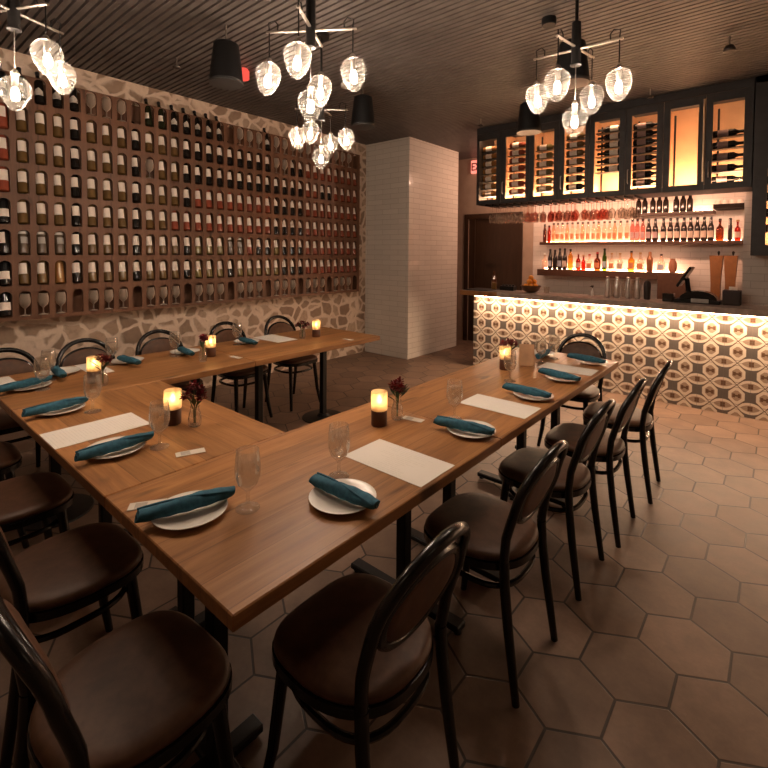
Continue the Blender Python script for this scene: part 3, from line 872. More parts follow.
vase(-1.345, 1.684, 'glass bud vase of crimson flowers beside candle on long row', 3, ((-.020, .0, .155), (.018, .012, .158), (.0, -.02, .142)), leaf=9)
vase(-1.405, 2.985, 'glass bud vase of crimson flowers near bar end of long row', 5, ((0, .0, .16), (.035, .0, .150), (-.03, .01, .155)), leaf=5)
vase(-1.968, 1.018, 'glass bud vase of crimson flowers on connecting table', 8, ((-.035, .0, .135), (.030, .012, .150), (.0, .02, .165), (.02, -.025, .130)), leaf=8)
vase(-2.955, .975, 'glass bud vase of crimson flowers at wall-side table corner', 12, ((-.012, 0, .150), (.022, .01, .155), (.01, -.025, .14)), leaf=4)
vase(-3.090, 1.660, 'slim bud vase with one crimson bloom midway along wall-side tables', 15, ((0, 0, .165), (.012, .012, .155)), leaf=3)
vase(-3.245, 2.690, 'glass vase of mixed dark flowers at free end of wall-side tables', 21, ((-.045, 0, .115), (.0, .0, .135), (.045, .01, .12), (.02, -.03, .11)), leaf=12)

# ------------------------------------------------------------------ bar
BF = 5.55; BT = 1.038
BX0, BX1 = -3.125, 3.0
m = MB(); m.box(((BX0+BX1)/2, BF+.06, .485), (BX1-BX0, .12, .97)); t = m.build('tiled_bar', M_bart, smooth=0)
props(t, 'long bar front clad in cream and grey patterned tiles', 'bar front')
m = MB(); m.box((BX0+.03, BF+.28, .48), (.06, .31, .96)); m.build('end_panel', M_walnut, t, smooth=0)
m = MB(); m.box(((BX0+BX1)/2, BF-.058, .9695), (BX1-BX0-.1, .014, .006)); m.build('led_strip', M_led, t, smooth=0)
l = bpy.data.lights.new('led_profile', 'AREA'); l.shape = 'RECTANGLE'; l.size = BX1-BX0-.1; l.size_y = .012; l.energy = 98; l.color = (1, .66, .42)
o = bpy.data.objects.new('led_profile', l); COL.objects.link(o); o.parent = t; o.location = ((BX0+BX1)/2, BF-.062, .9655); o.rotation_euler = (math.radians(-38), 0, 0)
m = MB(); m.box(((-3.29+3.0)/2, 5.735, BT-.033), (3.0+3.29, .53, .062), .004)
bc = props(m.build('bar_counter', M_counter, smooth=30), 'dark grey stone bar counter overhanging the tiled front', 'counter')
m = MB(); m.box((-3.02, 5.4665, BT-.033), (.54, .006, .062)); m.build('edge_board', M_oak, bc, smooth=0)
m = MB(); m.box((-1.66, 6.855, .45), (2.66, .56, .90)); tb = m.build('back_bar_cabinet', M_cab, smooth=0); props(tb, 'low dark cabinet along the wall behind the bar', 'cabinet')
m = MB(); m.box((-1.66, 6.85, .915), (2.68, .58, .03)); m.build('worktop', M_counter, tb, smooth=0)
# shelves
def shelf(name, x0, x1, y0, z0, z1, label, led=True):
    m = MB(); m.box(((x0+x1)/2, (y0+BY)/2, (z0+z1)/2), (x1-x0, BY-y0-.002, z1-z0), .003)
    t = props(m.build(name, M_walnut, smooth=30), label, 'shelf', 'shelves on the back bar wall')
    if led:
        m = MB(); m.box(((x0+x1)/2, BY-.075, z1+.006), (x1-x0-.06, .02, .010)); m.build('led_strip', M_leds, t, smooth=0)
    return t
SA, SB, SC = 1.712, 1.305, 2.085
shelf('bottle_shelf', -2.76, -.33, 6.85, SA-.042, SA, 'long upper walnut shelf lined with clear and dark bottles')
shelf('bottle_shelf', -2.79, -.92, 6.85, SB-.095, SB, 'thick lower walnut shelf with spirit bottles')
shelf('bottle_shelf', -1.55, -.62, 6.93, SC-.03, SC, 'short top walnut shelf behind the hanging glasses', True)
m = MB(); m.box((-.47, 6.95, 2.115), (.30, .36, .05)); tt = m.build('cup_shelf', plain('tray_black', (.012, .008, .006), .7, spec=.1), smooth=0)
props(tt, 'small dark shelf holding upturned white cups', 'shelf')
for i in range(4):
    props(MB().lathe([(.030, 0), (.033, .002), (.026, .045), (.024, .05)], 16).build('cup', M_china, None, (-.575+.07*i, 6.83, 2.1405), smooth=40),
          'white upturned cup on small dark shelf, %s from the tiled pier' % ordinal(4-i), 'cup', 'cups on the small shelf')

# spirit bottles
def spirit(kind, x, y, z, label, glass, cap=M_capsule, lab=None, h=.29, r=.036, group='bottles on the back bar'):
    t = thing('spirit_bottle', label, 'bottle', (x, y, z+.001), group=group)
    key = (kind, glass.name, round(h, 3), round(r, 3))
    if key not in ME:
        if kind == 'tall': p = bottle_profile(h, r)
        elif kind == 'slope': p = bottle_profile(h, r, kind='burgundy', body=.6)
        elif kind == 'squat': p = [(r*.9, 0), (r, .005), (r, h*.50), (r*.9, h*.58), (r*.45, h*.66), (r*.34, h*.70), (r*.34, h*.86), (r*.4, h*.87), (r*.4, h*.9)]
        elif kind == 'shaker': p = [(r*.85, 0), (r*.9, .004), (r, h*.6), (r*.98, h*.63), (r*.55, h*.78), (r*.5, h*.82), (r*.5, h*.95), (r*.35, h)]
        elif kind == 'jug': p = [(r*.7, 0), (r*.8, .004), (r, h*.3), (r*.95, h*.6), (r*.6, h*.8), (r*.62, h*.9)]
        ME[key] = MB().lathe(p, 18).mesh('bottle_glass', glass, 40)
    part('bottle_glass', ME[key], t)
    if kind in ('tall', 'slope', 'squat'):
        ck = ('cap', cap.name, kind, round(h, 3))
        if ck not in ME:
            if kind == 'squat': ME[ck] = MB().lathe([(.011, h*.90), (.017, h*.91), (.017, h*.99), (.012, h)], 14).mesh('stopper', cap, 40)
            else: ME[ck] = MB().lathe([(.0148, h*.90), (.0165, h*.91), (.0165, h-.002), (.013, h+.002)], 14).mesh('stopper', cap, 40)
        part('stopper', ME[ck], t)
    if lab is not None and kind != 'shaker':
        lk = ('lab', lab.name, kind, round(h, 3), round(r, 3))
        if lk not in ME:
            ME[lk] = label_mesh(r, h*.14, h*.42, -1.0, 1.0).mesh('paper_label', lab, 60)
        o = part('paper_label', ME[lk], t); o.rotation_euler = (0, 0, -PI/2-.15)
    return t
G_clear = glassy('spirit_clear', (.98, .87, .79), haze=.03, hazecol=(.95, .66, .50), boost=.9)
G_peach = glassy('spirit_peach', (.95, .76, .62), haze=.05, hazecol=(.95, .62, .42), boost=.9)
G_pink = glassy('spirit_pink', (.80, .46, .42), haze=.15, hazecol=(.8, .45, .4), boost=.9)
G_green = glassy('spirit_green', (.22, .36, .06), boost=.9)
G_red = glassy('spirit_red', (.62, .10, .04), haze=.1, hazecol=(.7, .1, .05), boost=.9)
G_brown = glassy('spirit_brown', (.40, .15, .05), haze=.05, hazecol=(.4, .15, .06), boost=.9)
G_gold = glassy('spirit_gold', (.85, .55, .16), haze=.1, hazecol=(.9, .55, .15), boost=.9)
P_dark = bottle_mat('dark_spirit', (.014, .009, .007)); P_bronze = plain('bronze_bottle', (.30, .13, .06), .35, metal=.4)
L_peach = plain('peach_label', (.50, .19, .085), .7); L_pale = plain('pale_label', (.46, .36, .29), .7); L_blue = plain('blue_label', (.32, .36, .44), .7); L_lilac = plain('lilac_label', (.36, .25, .25), .7)
UP = 'on the upper walnut shelf'
xs1 = [-2.601, -2.537, -2.470, -2.398, -2.325, -2.249, -2.181, -2.105, -2.030, -1.964, -1.886, -1.818, -1.751, -1.677, -1.595]
SYB = 6.99
spirit('tall', -2.735, SYB, SA, 'slim brown bottle at the doorway end of upper walnut shelf', G_brown, h=.27, r=.027)
spirit('tall', -2.668, SYB, SA, 'slim red bottle second from the doorway end of upper shelf', G_red, h=.25, r=.026)
for i, x in enumerate(xs1):
    spirit('tall', x, SYB, SA, 'clear bottle with peach label on upper shelf, %s from doorway end of run' % ORD[i], G_clear if i % 3 else G_peach, plain('grey_cap', (.09, .07, .06), .5), L_peach, h=.285, r=.029)
for i, x in enumerate((-1.530, -1.470, -1.405)):
    spirit('tall', x, SYB, SA, 'pink bottle with lilac label on upper shelf, %s of three' % ORD[i], G_pink, M_capsule, L_lilac, h=.30, r=.029)
for i, x in enumerate((-1.335, -1.258, -1.165, -1.086, -1.013, -.938, -.866, -.795, -.725, -.655)):
    spirit('slope', x, SYB, SA, 'dark bottle with pale label on upper shelf, %s from pink bottles' % ORD[i], P_dark, M_capsule, L_pale if i > 1 else L_lilac, h=.295, r=.033)
spirit('squat', -.565, SYB, SA, 'amber decanter with ball stopper beside the dark upper-shelf bottles', G_brown, plain('knob_black', (.02, .015, .012), .4), None, h=.27, r=.040)
spirit('tall', -.465, SYB, SA, 'thin black bottle near pier end of upper walnut shelf', P_dark, h=.27, r=.022)
spirit('squat', -.392, SYB, SA, 'small red bottle at pier end of upper walnut shelf', G_red, plain('tan_cap', (.4, .25, .12), .5), L_pale, h=.25, r=.030)
low = [
 ('squat', -2.730, G_clear, M_steel, None, .24, .040, 'clear squat decanter at doorway end of lower shelf'),
 ('slope', -2.645, P_dark, M_capsule, L_blue, .30, .033, 'dark bottle with bluish label first of dark group on lower shelf'),
 ('slope', -2.572, P_dark, M_capsule, None, .29, .032, 'dark unlabelled bottle second of dark group on lower shelf'),
 ('slope', -2.500, P_dark, M_capsule, L_blue, .31, .034, 'dark bottle with bluish label third of dark group on lower shelf'),
 ('slope', -2.427, P_dark, M_capsule, L_pale, .31, .033, 'dark bottle with pale label last of dark group on lower shelf'),
 ('tall', -2.345, G_gold, M_capsule, None, .30, .034, 'yellow-green bottle next to dark group on lower shelf'),
 ('squat', -2.232, G_red, plain('knob_silver', (.5, .45, .4), .3), L_pale, .25, .033, 'small red bottle with silver stopper on lower shelf'),
 ('squat', -2.160, G_red, plain('tan_cap', (.4, .25, .12), .5), None, .22, .030, 'small plain red bottle on lower walnut shelf'),
 ('squat', -2.078, G_clear, plain('red_knob', (.4, .02, .02), .4), L_peach, .23, .040, 'squat clear bottle with red ball stopper on lower shelf'),
 ('squat', -1.970, G_brown, plain('red_knob', (.4, .02, .02), .4), L_peach, .26, .042, 'broad brown bottle beside the green one on lower shelf'),
 ('slope', -1.875, G_green, M_capsule, L_blue, .31, .030, 'slender green bottle on lower walnut shelf'),
 ('squat', -1.782, G_clear, plain('tan_cap', (.4, .25, .12), .5), L_peach, .25, .036, 'clear bottle with tan cap right after the green bottle'),
 ('squat', -1.675, G_clear, plain('tan_cap', (.4, .25, .12), .5), L_pale, .25, .040, 'clear bottle with tan cap and pale label mid lower shelf'),
 ('squat', -1.535, G_gold, M_capsule, L_peach, .28, .040, 'golden bottle with dark stopper on lower shelf'),
 ('squat', -1.425, G_clear, plain('tan_cap', (.4, .25, .12), .5), plain('rust_label', (.5, .2, .1), .6), .26, .042, 'clear bottle with rust emblem on lower shelf'),
 ('shaker', -1.312, P_bronze, M_capsule, None, .27, .040, 'bronze cocktail shaker shaped bottle on lower shelf'),
 ('squat', -1.180, G_clear, plain('grey_cap', (.09, .07, .06), .5), L_blue, .24, .044, 'wide clear bottle with blue-grey label on lower shelf'),
 ('jug', -1.050, plain('brown_jug', (.34, .14, .07), .5), M_capsule, None, .20, .048, 'round brown stoneware jug at pier end of lower shelf'),
]
for (kd, x, g, cp, lb, h, r, l) in low: spirit(kd, x, SYB, SB, l, g, cp, lb, h=h, r=r)
for i, x in enumerate((-1.47, -1.395, -1.30, -1.225, -1.15, -1.035, -.96, -.885)):
    spirit('slope', x, 7.03, SC, 'dark bottle on the short top shelf, %s from doorway end' % ORD[i], P_dark, h=.25, r=.034)

# overhead wine cabinet
CY0, CY1, CX0, CX1, CZ0, CZ1 = 5.50, 5.95, -3.085, -.215, 2.175, 3.125
cab = thing('hanging_wine_cabinet', 'charcoal overhead wine cabinet with eight glowing glass doors above bar', 'cabinet', (0, 0, CZ0))
ZZ = CZ1-CZ0
def cbox(name, c, d, mat=M_cab, par=cab, r=.002):
    m = MB(); m.box(c, d, r); return m.build(name, mat, par, smooth=30)
cbox('top_board', ((CX0+CX1)/2, (CY0+CY1)/2, ZZ+.012), (CX1-CX0, CY1-CY0, .08)); cbox('bottom_board', ((CX0+CX1)/2, (CY0+CY1)/2+.01, .025), (CX1-CX0, CY1-CY0-.03, .05))
cbox('side_board', (CX0+.015, (CY0+CY1)/2+.01, ZZ/2-.005), (.028, CY1-CY0-.03, ZZ-.06)); cbox('side_board', (CX1-.015, (CY0+CY1)/2+.01, ZZ/2-.005), (.028, CY1-CY0-.03, ZZ-.06))
M_cabin = plain('cabinet_lining', (.62, .38, .22), .6, noise=.08, scale=8)
cbox('back_board', ((CX0+CX1)/2, CY1-.012, ZZ/2-.003), (CX1-CX0-.058, .012, ZZ-.05), M_cabin)
win = [(-3.047, -2.801), (-2.676, -2.410), (-2.308, -2.063), (-1.945, -1.709), (-1.611, -1.352), (-1.234, -.998), (-.881, -.640), (-.526, -.285)]
edges = [CX0]
for a, b_ in zip(win, win[1:]): edges.append((a[1]+b_[0])/2)
edges.append(CX1)
wz0, wz1 = .058, .835
for i, (a, b_) in enumerate(win):
    x0, x1 = edges[i]+.002, edges[i+1]-.002
    m = MB(); yy = CY0-.001
    zt = ZZ-.032
    m.box(((x0+a)/2, yy+.012, zt/2), (a-x0, .024, zt), .0015); m.box(((b_+x1)/2, yy+.012, zt/2), (x1-b_, .024, zt), .0015)
    m.box(((a+b_)/2, yy+.0121, (wz1+zt)/2), (b_-a+.004, .0235, zt-wz1), .0015); m.box(((a+b_)/2, yy+.0121, wz0/2), (b_-a+.004, .0235, wz0), .0015)
    d = m.build('glass_door', M_cab, cab, smooth=30)
    m = MB(); m.box(((a+b_)/2, yy+.014, (wz0+wz1)/2), (b_-a, .004, wz1-wz0)); m.build('pane', M_pane, d, smooth=0)
    if i % 2 == 1:
        m = MB(); m.tube([(x0+.03, yy-.002, wz0+.06), (x0+.03, yy-.022, wz0+.07), (x0+.03, yy-.022, wz0+.2), (x0+.03, yy-.002, wz0+.21)], .005, 8); m.build('door_handle', M_nickel, d)
    if i < 7: cbox('divider', (edges[i+1], (CY0+CY1)/2+.02, ZZ/2-.005), (.018, CY1-CY0-.075, ZZ-.08), M_cabin)
    for s in ((a+.015, b_-.015) if i in (6,) else (a+.03,)):
        cbox('peg_rail', (s, CY0+.19, ZZ/2-.03), (.018, .018, ZZ-.22), M_blackmetal)
    m = MB(); m.box(((a+b_)/2, CY0+.20, .056), (b_-a+.04, .30, .010)); m.build('led_strip', M_ledc, cab, smooth=0)
    m = MB(); m.box(((a+b_)/2, CY0+.05, .862), (b_-a+.04, .014, .008)); m.build('led_strip', M_ledc, cab, smooth=0)
m = MB(); m.box((edges[7]-.012, CY0-.012, wz0+.42), (.016, .016, .80), .003); m.build('brass_pull', plain('brass_pull', (.62, .46, .30), .35, metal=.8), cab, smooth=30)
# bottles lying in the cabinet
def lying(i, k, n, a, b_, z, glass, lab, flip, label):
    L = min(.262, b_-a+.02)
    t = thing('wine_bottle', label, 'bottle', ((a+b_)/2+(.006 if i == 0 else 0), CY0+.13, CZ0+z), (0, 0, 0), 'bottles lying in the overhead cabinet')
    key = ('lie', glass.name, round(L, 3), flip)
    if key not in ME:
        s = 1 if flip else -1
        M = Pl(Matrix(((0, 0, -s), (0, 1, 0), (s, 0, 0))), (s*L/2, 0, 0))
        ME[key] = MB().lathe(bottle_profile(L, .034), 18, M).mesh('bottle_glass', glass, 40)
    part('bottle_glass', ME[key], t)
    lk = ('lielab', lab.name, round(L, 3), flip)
    if lk not in ME:
        s = 1 if flip else -1
        lm = label_mesh(.034, L*.16, L*.48, -1.2, 1.2)
        # bottle axis to world X, label to the viewer (-Y)
        vs = [Vector((s*(L/2-v[2]), -v[0], -v[1])) for v in lm.v]
        lm.v = [tuple(v) for v in vs]; ME[lk] = lm.mesh('paper_label', lab, 60)
    part('paper_label', ME[lk], t)
plan = [(7, 'S', M_label, 0), (7, 'R', M_label, 0), (6, 'Y', M_label, 0), (7, 'A', M_label, 0), (6, 'D', M_label, 1), (8, 'D', L_lilac, 0), (0, '', None, 0), (5, 'D', L_lilac, 0)]
for i, (n, g, lb, fl) in enumerate(plan):
    a, b_ = win[i]
    top = .74 if i not in (4, 7, 2) else (.76 if i == 4 else (.66 if i == 2 else .55))
    step = {7: .098, 6: .100, 8: .086, 5: .112, 0: .1}[n] if i != 4 else .088
    for k in range(n):
        z = top-step*k
        lying(i, k, n, a, b_, z, M_bt[g if not (i == 3 and k > 3) else 'D'], lb, fl, '%s bottle lying in %s cabinet door from the exit sign, %s from top' % ({'S': 'honey', 'R': 'rose', 'Y': 'golden', 'A': 'amber', 'D': 'dark'}[g], ORD[i], ORD[k]))
        m = MB(); m.box(((a+b_)/2, CY0+.13, z-.0405), (b_-a+.02, .10, .008)); m.build('bottle_cradle', M_blackmetal, cab, (0, 0, 0), smooth=0)
l = bpy.data.lights.new('niche_fill_light', 'AREA'); l.shape = 'RECTANGLE'; l.size = 2.3; l.size_y = .06; l.energy = 34; l.color = (1, .53, .34)  # unseen area light added behind the cabinet to brighten the back bar
o = bpy.data.objects.new('niche_fill_light', l); COL.objects.link(o); o.parent = cab; o.location = (-1.5, 6.02, .06); o.rotation_euler = (math.radians(62), 0, 0)
# neighbouring cabinet, lower, on the pier
c2 = thing('hanging_wine_cabinet', 'charcoal wine cabinet hung lower on the tiled pier', 'cabinet', (0, 0, 1.535))
Q0, Q1, H2 = -.208, 1.10, 1.635
cbox('back_board', ((Q0+Q1)/2, 6.02, H2/2), (Q1-Q0, .02, H2), M_cabin, c2); cbox('top_board', ((Q0+Q1)/2, 5.74, H2-.03), (Q1-Q0, .53, .06), M_cab, c2); cbox('bottom_board', ((Q0+Q1)/2, 5.75, .03), (Q1-Q0, .50, .06), M_cab, c2)
cbox('side_board', (Q0+.012, 5.755, H2/2), (.022, .50, H2-.07), M_cab, c2); cbox('side_board', (Q1-.012, 5.755, H2/2), (.022, .50, H2-.07), M_cab, c2)
for (a, b_) in ((Q0+.105, .40), (.52, Q1-.10)):
    m = MB(); x0, x1 = (Q0, .458) if a < .3 else (.462, Q1)
    m.box(((x0+a)/2, 5.487, H2/2), (a-x0, .024, H2-.004)); m.box(((b_+x1)/2, 5.487, H2/2), (x1-b_, .024, H2-.004)); m.box(((a+b_)/2, 5.4871, .05), (b_-a+.002, .0235, .10)); m.box(((a+b_)/2, 5.4871, H2-.17), (b_-a+.002, .0235, .34))
    d = m.build('glass_door', M_cab, c2, smooth=0)
    m = MB(); m.box(((a+b_)/2, 5.490, H2/2-.06), (b_-a, .004, H2-.42)); m.build('pane', M_pane, d, smooth=0)
    m = MB(); m.box(((a+b_)/2, 5.72, .066), (b_-a, .26, .010)); m.build('led_strip', M_ledc, c2, smooth=0)
    for k in range(7):
        z = .26+.15*k
        m = MB(); m.box(((a+b_)/2, 5.66, z-.0405), (b_-a+.08, .10, .008)); m.build('bottle_cradle', M_blackmetal, c2, smooth=0)
        if a < .3:
            t = thing('wine_bottle', 'dark bottle lying in the lower pier cabinet, %s from bottom' % ORD[k], 'bottle', (a+.10, 5.66, 1.535+z), group='bottles lying in the pier cabinet')
            part('bottle_glass', ME[('lie', M_bt['D'].name, .291, 0)] if ('lie', M_bt['D'].name, .291, 0) in ME else [v for q, v in ME.items() if isinstance(q, tuple) and q[0] == 'lie' and 'dark' in q[1]][0], t)
            part('paper_label', [v for q, v in ME.items() if isinstance(q, tuple) and q[0] == 'lielab'][0], t)

# hanging stemware
def hang_profile():
    o = [(.034, 0), (.034, -.003), (.008, -.009), (.004, -.018), (.004, -.085), (.012, -.098), (.032, -.120), (.040, -.150), (.037, -.185), (.030, -.215)]
    return (o+[(.0285, -.215), (.0355, -.185), (.038, -.150), (.030, -.121), (.006, -.101)])
ME['hang'] = MB().lathe(hang_profile()[::-1], 18).mesh('bowl_and_stem', M_hang, 50)
G_hred = glassy('hanging_rose_glass', (.90, .70, .65), haze=.03, hazecol=(.6, .30, .27), boost=1.0)
ME['hang2'] = MB().lathe(hang_profile()[::-1], 18).mesh('bowl_and_stem', G_hred, 50)
hr = thing('glass_hanger', 'row of dark rails under the cabinet holding stemware', 'rack', (0, 0, CZ0))
for i in range(19):
    m = MB(); m.box((-2.96+.098*i, 5.73, -.012), (.012, .40, .020)); m.build('rail', M_blackmetal, hr, smooth=0)
for ry, yy in (('front', 5.62), ('middle', 5.745), ('rear', 5.87)):
    for i in range(18):
        if ry == 'middle' and i % 4 == 3: continue
        t = thing('hanging_stem_glass', 'upside-down stemmed glass hanging in %s row under cabinet, %s from doorway' % (ry, ordinal(i+1)), 'glass', (-2.911+.098*i, yy+random.uniform(-.01, .01), CZ0-.0225), (0, 0, random.random()), 'glasses hanging over the bar')
        part('bowl_and_stem', ME['hang2' if (i*7+len(ry)) % 3 and 4 < i < 15 else 'hang'], t)

# things on the bar
def bar_thing(name, label, cat, x, y, z=BT, rot=0, group=None): return thing(name, label, cat, (x, y, z-.0015), (0, 0, rot), group)
for i, x in enumerate((-1.515, -1.415, -1.300, -1.205)):
    t = bar_thing('cocktail_shaker', 'tall steel shaker tin on bar counter, %s from the fruit bowl' % ORD[i], 'shaker', x, 5.80, group='steel shakers on the bar')
    MB().lathe([(.026, 0), (.028, .003), (.031, .17), (.029, .175), (.021, .20), (.019, .215)], 22).build('tin', M_steel, t)
    MB().lathe([(.020, .215), (.021, .217), (.019, .238), (.012, .243)], 18).build('lid', M_steel, t)
for i, x in enumerate((-1.468, -1.358, -1.255)):
    t = bar_thing('highball_glass', 'tall clear glass standing between steel shakers, %s from fruit bowl' % ORD[i], 'glass', x, 5.89, group='highball glasses on the bar')
    MB().lathe([(.028, 0), (.030, .003), (.034, .205), (.0325, .205), (.0285, .012)], 20).build('tumbler', M_hang, t)
t = bar_thing('mixing_tin', 'dark rounded tin at end of the steel shaker row', 'shaker', -1.115, 5.84)
MB().lathe([(.03, 0), (.033, .003), (.037, .15), (.034, .185), (.022, .205), (.01, .21)], 22).build('tin', plain('dark_tin', (.06, .05, .045), .3, metal=.6), t)
t = bar_thing('fruit_bowl', 'dark bowl heaped with oranges on the bar counter', 'bowl', -2.43, 5.78)
MB().lathe([(.05, 0), (.055, .004), (.10, .03), (.128, .085), (.130, .092), (.124, .09), (.095, .034), (.05, .012)], 30).build('bowl_shell', plain('bowl_dark', (.10, .045, .02), .4), t)
M_orange = plain('orange_peel', (.85, .32, .03), .5, noise=.12, scale=80, bump=.15)
op = [(.062*math.cos(2*PI*i/5), .062*math.sin(2*PI*i/5), .082) for i in range(5)]+[(.04*math.cos(2*PI*i/3+.5), .04*math.sin(2*PI*i/3+.5), .139) for i in range(3)]+[(0, 0, .19)]
orange = None
for i, (x, y, z) in enumerate(op):
    lvl = 'lower ring of bowl' if i < 5 else ('second layer of bowl' if i < 8 else 'very top of bowl')
    l = 'whole orange in %s, %s from the doorway' % (lvl, ORD[i if i < 5 else i-5]) if i < 8 else 'whole orange at the very top of the fruit bowl'
    o = thing('orange', l, 'fruit', (-2.43+x, 5.78+y, BT+z-.034), (0, 0, i), 'oranges in the fruit bowl')
    if 'org' not in ME:
        ME['org'] = MB().lathe([(.006, 0), (.018, .003), (.029, .014), (.033, .031), (.030, .047), (.019, .060), (.006, .064), (.003, .062)], 20).mesh('peel', M_orange, 80)
        ME['orgs'] = MB().lathe([(.003, .0625), (.0035, .0655), (.002, .067)], 8).mesh('stem_button', M_stem, 60)
    part('peel', ME['org'], o); part('stem_button', ME['orgs'], o)
t = bar_thing('rocks_glass', 'short clear glass next to the orange bowl', 'glass', -2.225, 5.78)
MB().lathe([(.030, 0), (.032, .003), (.037, .085), (.0355, .085), (.030, .012)], 20).build('tumbler', M_hang, t)
t = bar_thing('water_bottle', 'clear tapered bottle at the doorway end of the counter', 'bottle', -2.97, 5.82)
MB().lathe([(.036, 0), (.038, .004), (.038, .10), (.030, .16), (.016, .22), (.014, .26), (.0125, .26), (.0145, .22), (.028, .16), (.035, .10), (.034, .01)], 20).build('bottle_glass', G_clear, t)
MB().lathe([(.034, .012), (.0345, .09), (.033, .10)], 20).build('liquid', plain('green_liquid', (.20, .17, .05), .3), t)
m = MB(); m.box((-3.09, 5.72, BT+.004), (.34, .36, .010), .003); props(m.build('bar_mat', plain('rubber_black', (.010, .009, .009), .6), smooth=30), 'black rubber mat on the doorway end of the counter', 'mat')
t = bar_thing('condiment_caddy', 'low black caddy beside the clear tapered bottle', 'caddy', -2.80, 5.90)
m = MB(); m.box((0, 0, .03), (.20, .12, .058), .004); m.build('tray', M_blackmetal, t)
for i in range(4): MB().lathe([(.018, .055), (.019, .075), (.012, .08)], 12, Pl(t=(-.07+.047*i, 0, 0))).build('pot', M_speaker, t)
t = bar_thing('soap_pump', 'small steel pump bottle on the counter before steel shakers', 'dispenser', -1.70, 5.86)
MB().lathe([(.016, 0), (.018, .003), (.018, .055), (.008, .07), (.006, .09)], 14).build('flask', M_steel, t)
m = MB(); m.tube([(0, 0, .085), (0, 0, .11), (-.03, 0, .112)], .005, 8); m.box((0, 0, .118), (.03, .02, .012), .003); m.build('nozzle', M_blackmetal, t)
# till
t = bar_thing('point_of_sale_terminal', 'black till with tilted touch screen seen from behind on counter', 'till', -.64, 5.80)
m = MB(); m.box((0, 0, .02), (.40, .22, .038), .006); m.build('base', M_speaker, t)
m = MB()
rg = []
for k in range(11):
    a = PI*k/10; rg.append((.01+.165*math.cos(a), .036+.095*math.sin(a)))
m.loft([[(x, yy, z) for (x, z) in rg]+[(-.155, yy, .036)] for yy in (-.09, .09)]); m.build('arched_housing', M_black, t)
m = MB(); m.box((-.115, .02, .270), (.026, .27, .235), .005, M=Ry(.52)); m.build('screen', M_black, t)
m = MB(); m.tube([(-.08, .02, .10), (-.095, .02, .20), (-.10, .02, .25)], .022, 12); m.build('screen_neck', M_speaker, t)
m = MB(); m.box((.03, -.115, .032), (.15, .006, .040), .002); m.build('receipt_slot', M_greylabel, t)
m = MB(); m.box((-.255, -.03, .045), (.10, .13, .088), .004); m.build('card_reader', M_black, t)
t = bar_thing('printer', 'dark brown receipt printer between the till and tiled pier', 'printer', -.355, 5.84)
m = MB(); m.box((0, 0, .075), (.15, .16, .15), .008); m.build('housing', plain('printer_brown', (.030, .017, .012), .5), t); m = MB(); m.box((.01, -.04, .165), (.07, .004, .04), M=Rx(-.3)); m.build('receipt', M_label, t, smooth=0)
# kraft carton and copper hampers on the back worktop
def box_thing(name, label, cat, c, d, mat):
    m = MB(); m.box((0, 0, d[2]/2), d, .004); t = m.build(name, mat, None, (c[0], c[1], c[2]+.0005), smooth=30); return props(t, label, cat)
q = box_thing('cardboard_carton', 'brown cardboard carton behind the till on back worktop', 'box', (-1.0, 6.70, .93), (.30, .22, .38), plain('brown_card', (.085, .036, .018), .8, noise=.15))
m = MB(); m.box((0, 0, .383), (.30, .03, .004)); m.build('tape', plain('tape', (.42, .30, .18), .4), q, smooth=0)
M_amb = plain('amber_hamper', (.23, .095, .030), .45, noise=.15, scale=12)
for i, x in enumerate((-.565, -.428)):
    t = thing('tapered_hamper', ('tall tapered amber paper hamper behind the till' if i == 0 else 'tall tapered amber paper hamper against the tiled pier'), 'hamper', (x, 6.70, .9315), group='amber hampers behind the bar')
    def rr(w_, d_, z): return [(-w_, -d_, z), (w_, -d_, z), (w_, d_, z), (-w_, d_, z)]
    MB().loft([rr(.042, .05, 0), rr(.047, .055, .30), rr(.064, .07, .60), rr(.061, .067, .60), rr(.042, .05, .32)], True, True).build('paper_wall', M_amb, t, smooth=0)
    MB().lathe([(.004, .60), (.012, .625), (.014, .64), (.006, .652)], 10, Pl(t=(.02, 0, 0))).build('top_knob', M_capsule, t)

# exit sign
ex = thing('exit_sign', 'red lit EXIT sign on hall wall partly hidden by cabinet', 'sign', (-3.925, BY-.03, 2.905))
m = MB(); m.box((0, 0, .11), (.33, .05, .22), .004); m.build('housing', emit('exit_face', (1.0, .24, .17), 1.6), ex, smooth=30)
LET = {'E': [(0, 0, .012, .13), (0, 0, .07, .02), (0, .055, .06, .02), (0, .11, .07, .02)], 'I': [(.02, 0, .02, .13)], 'T': [(.025, 0, .02, .13), (0, .11, .07, .02)]}
m = MB()
for j, ch in enumerate('EXIT'):
    ox = -.150+.078*j
    if ch == 'X':
        for s in (-1, 1): m.box((ox+.035, -.0275, .11), (.018, .005, .145), M=Ry(s*.50))
    else:
        for (lx, lz, lw, lh) in LET[ch]: m.box((ox+lx+max(lw, .02)/2, -.0275, .045+lz+lh/2), (max(lw, .02), .005, lh))
m.build('lettering', plain('exit_letters', (.12, .004, .004), .5), ex, smooth=0)

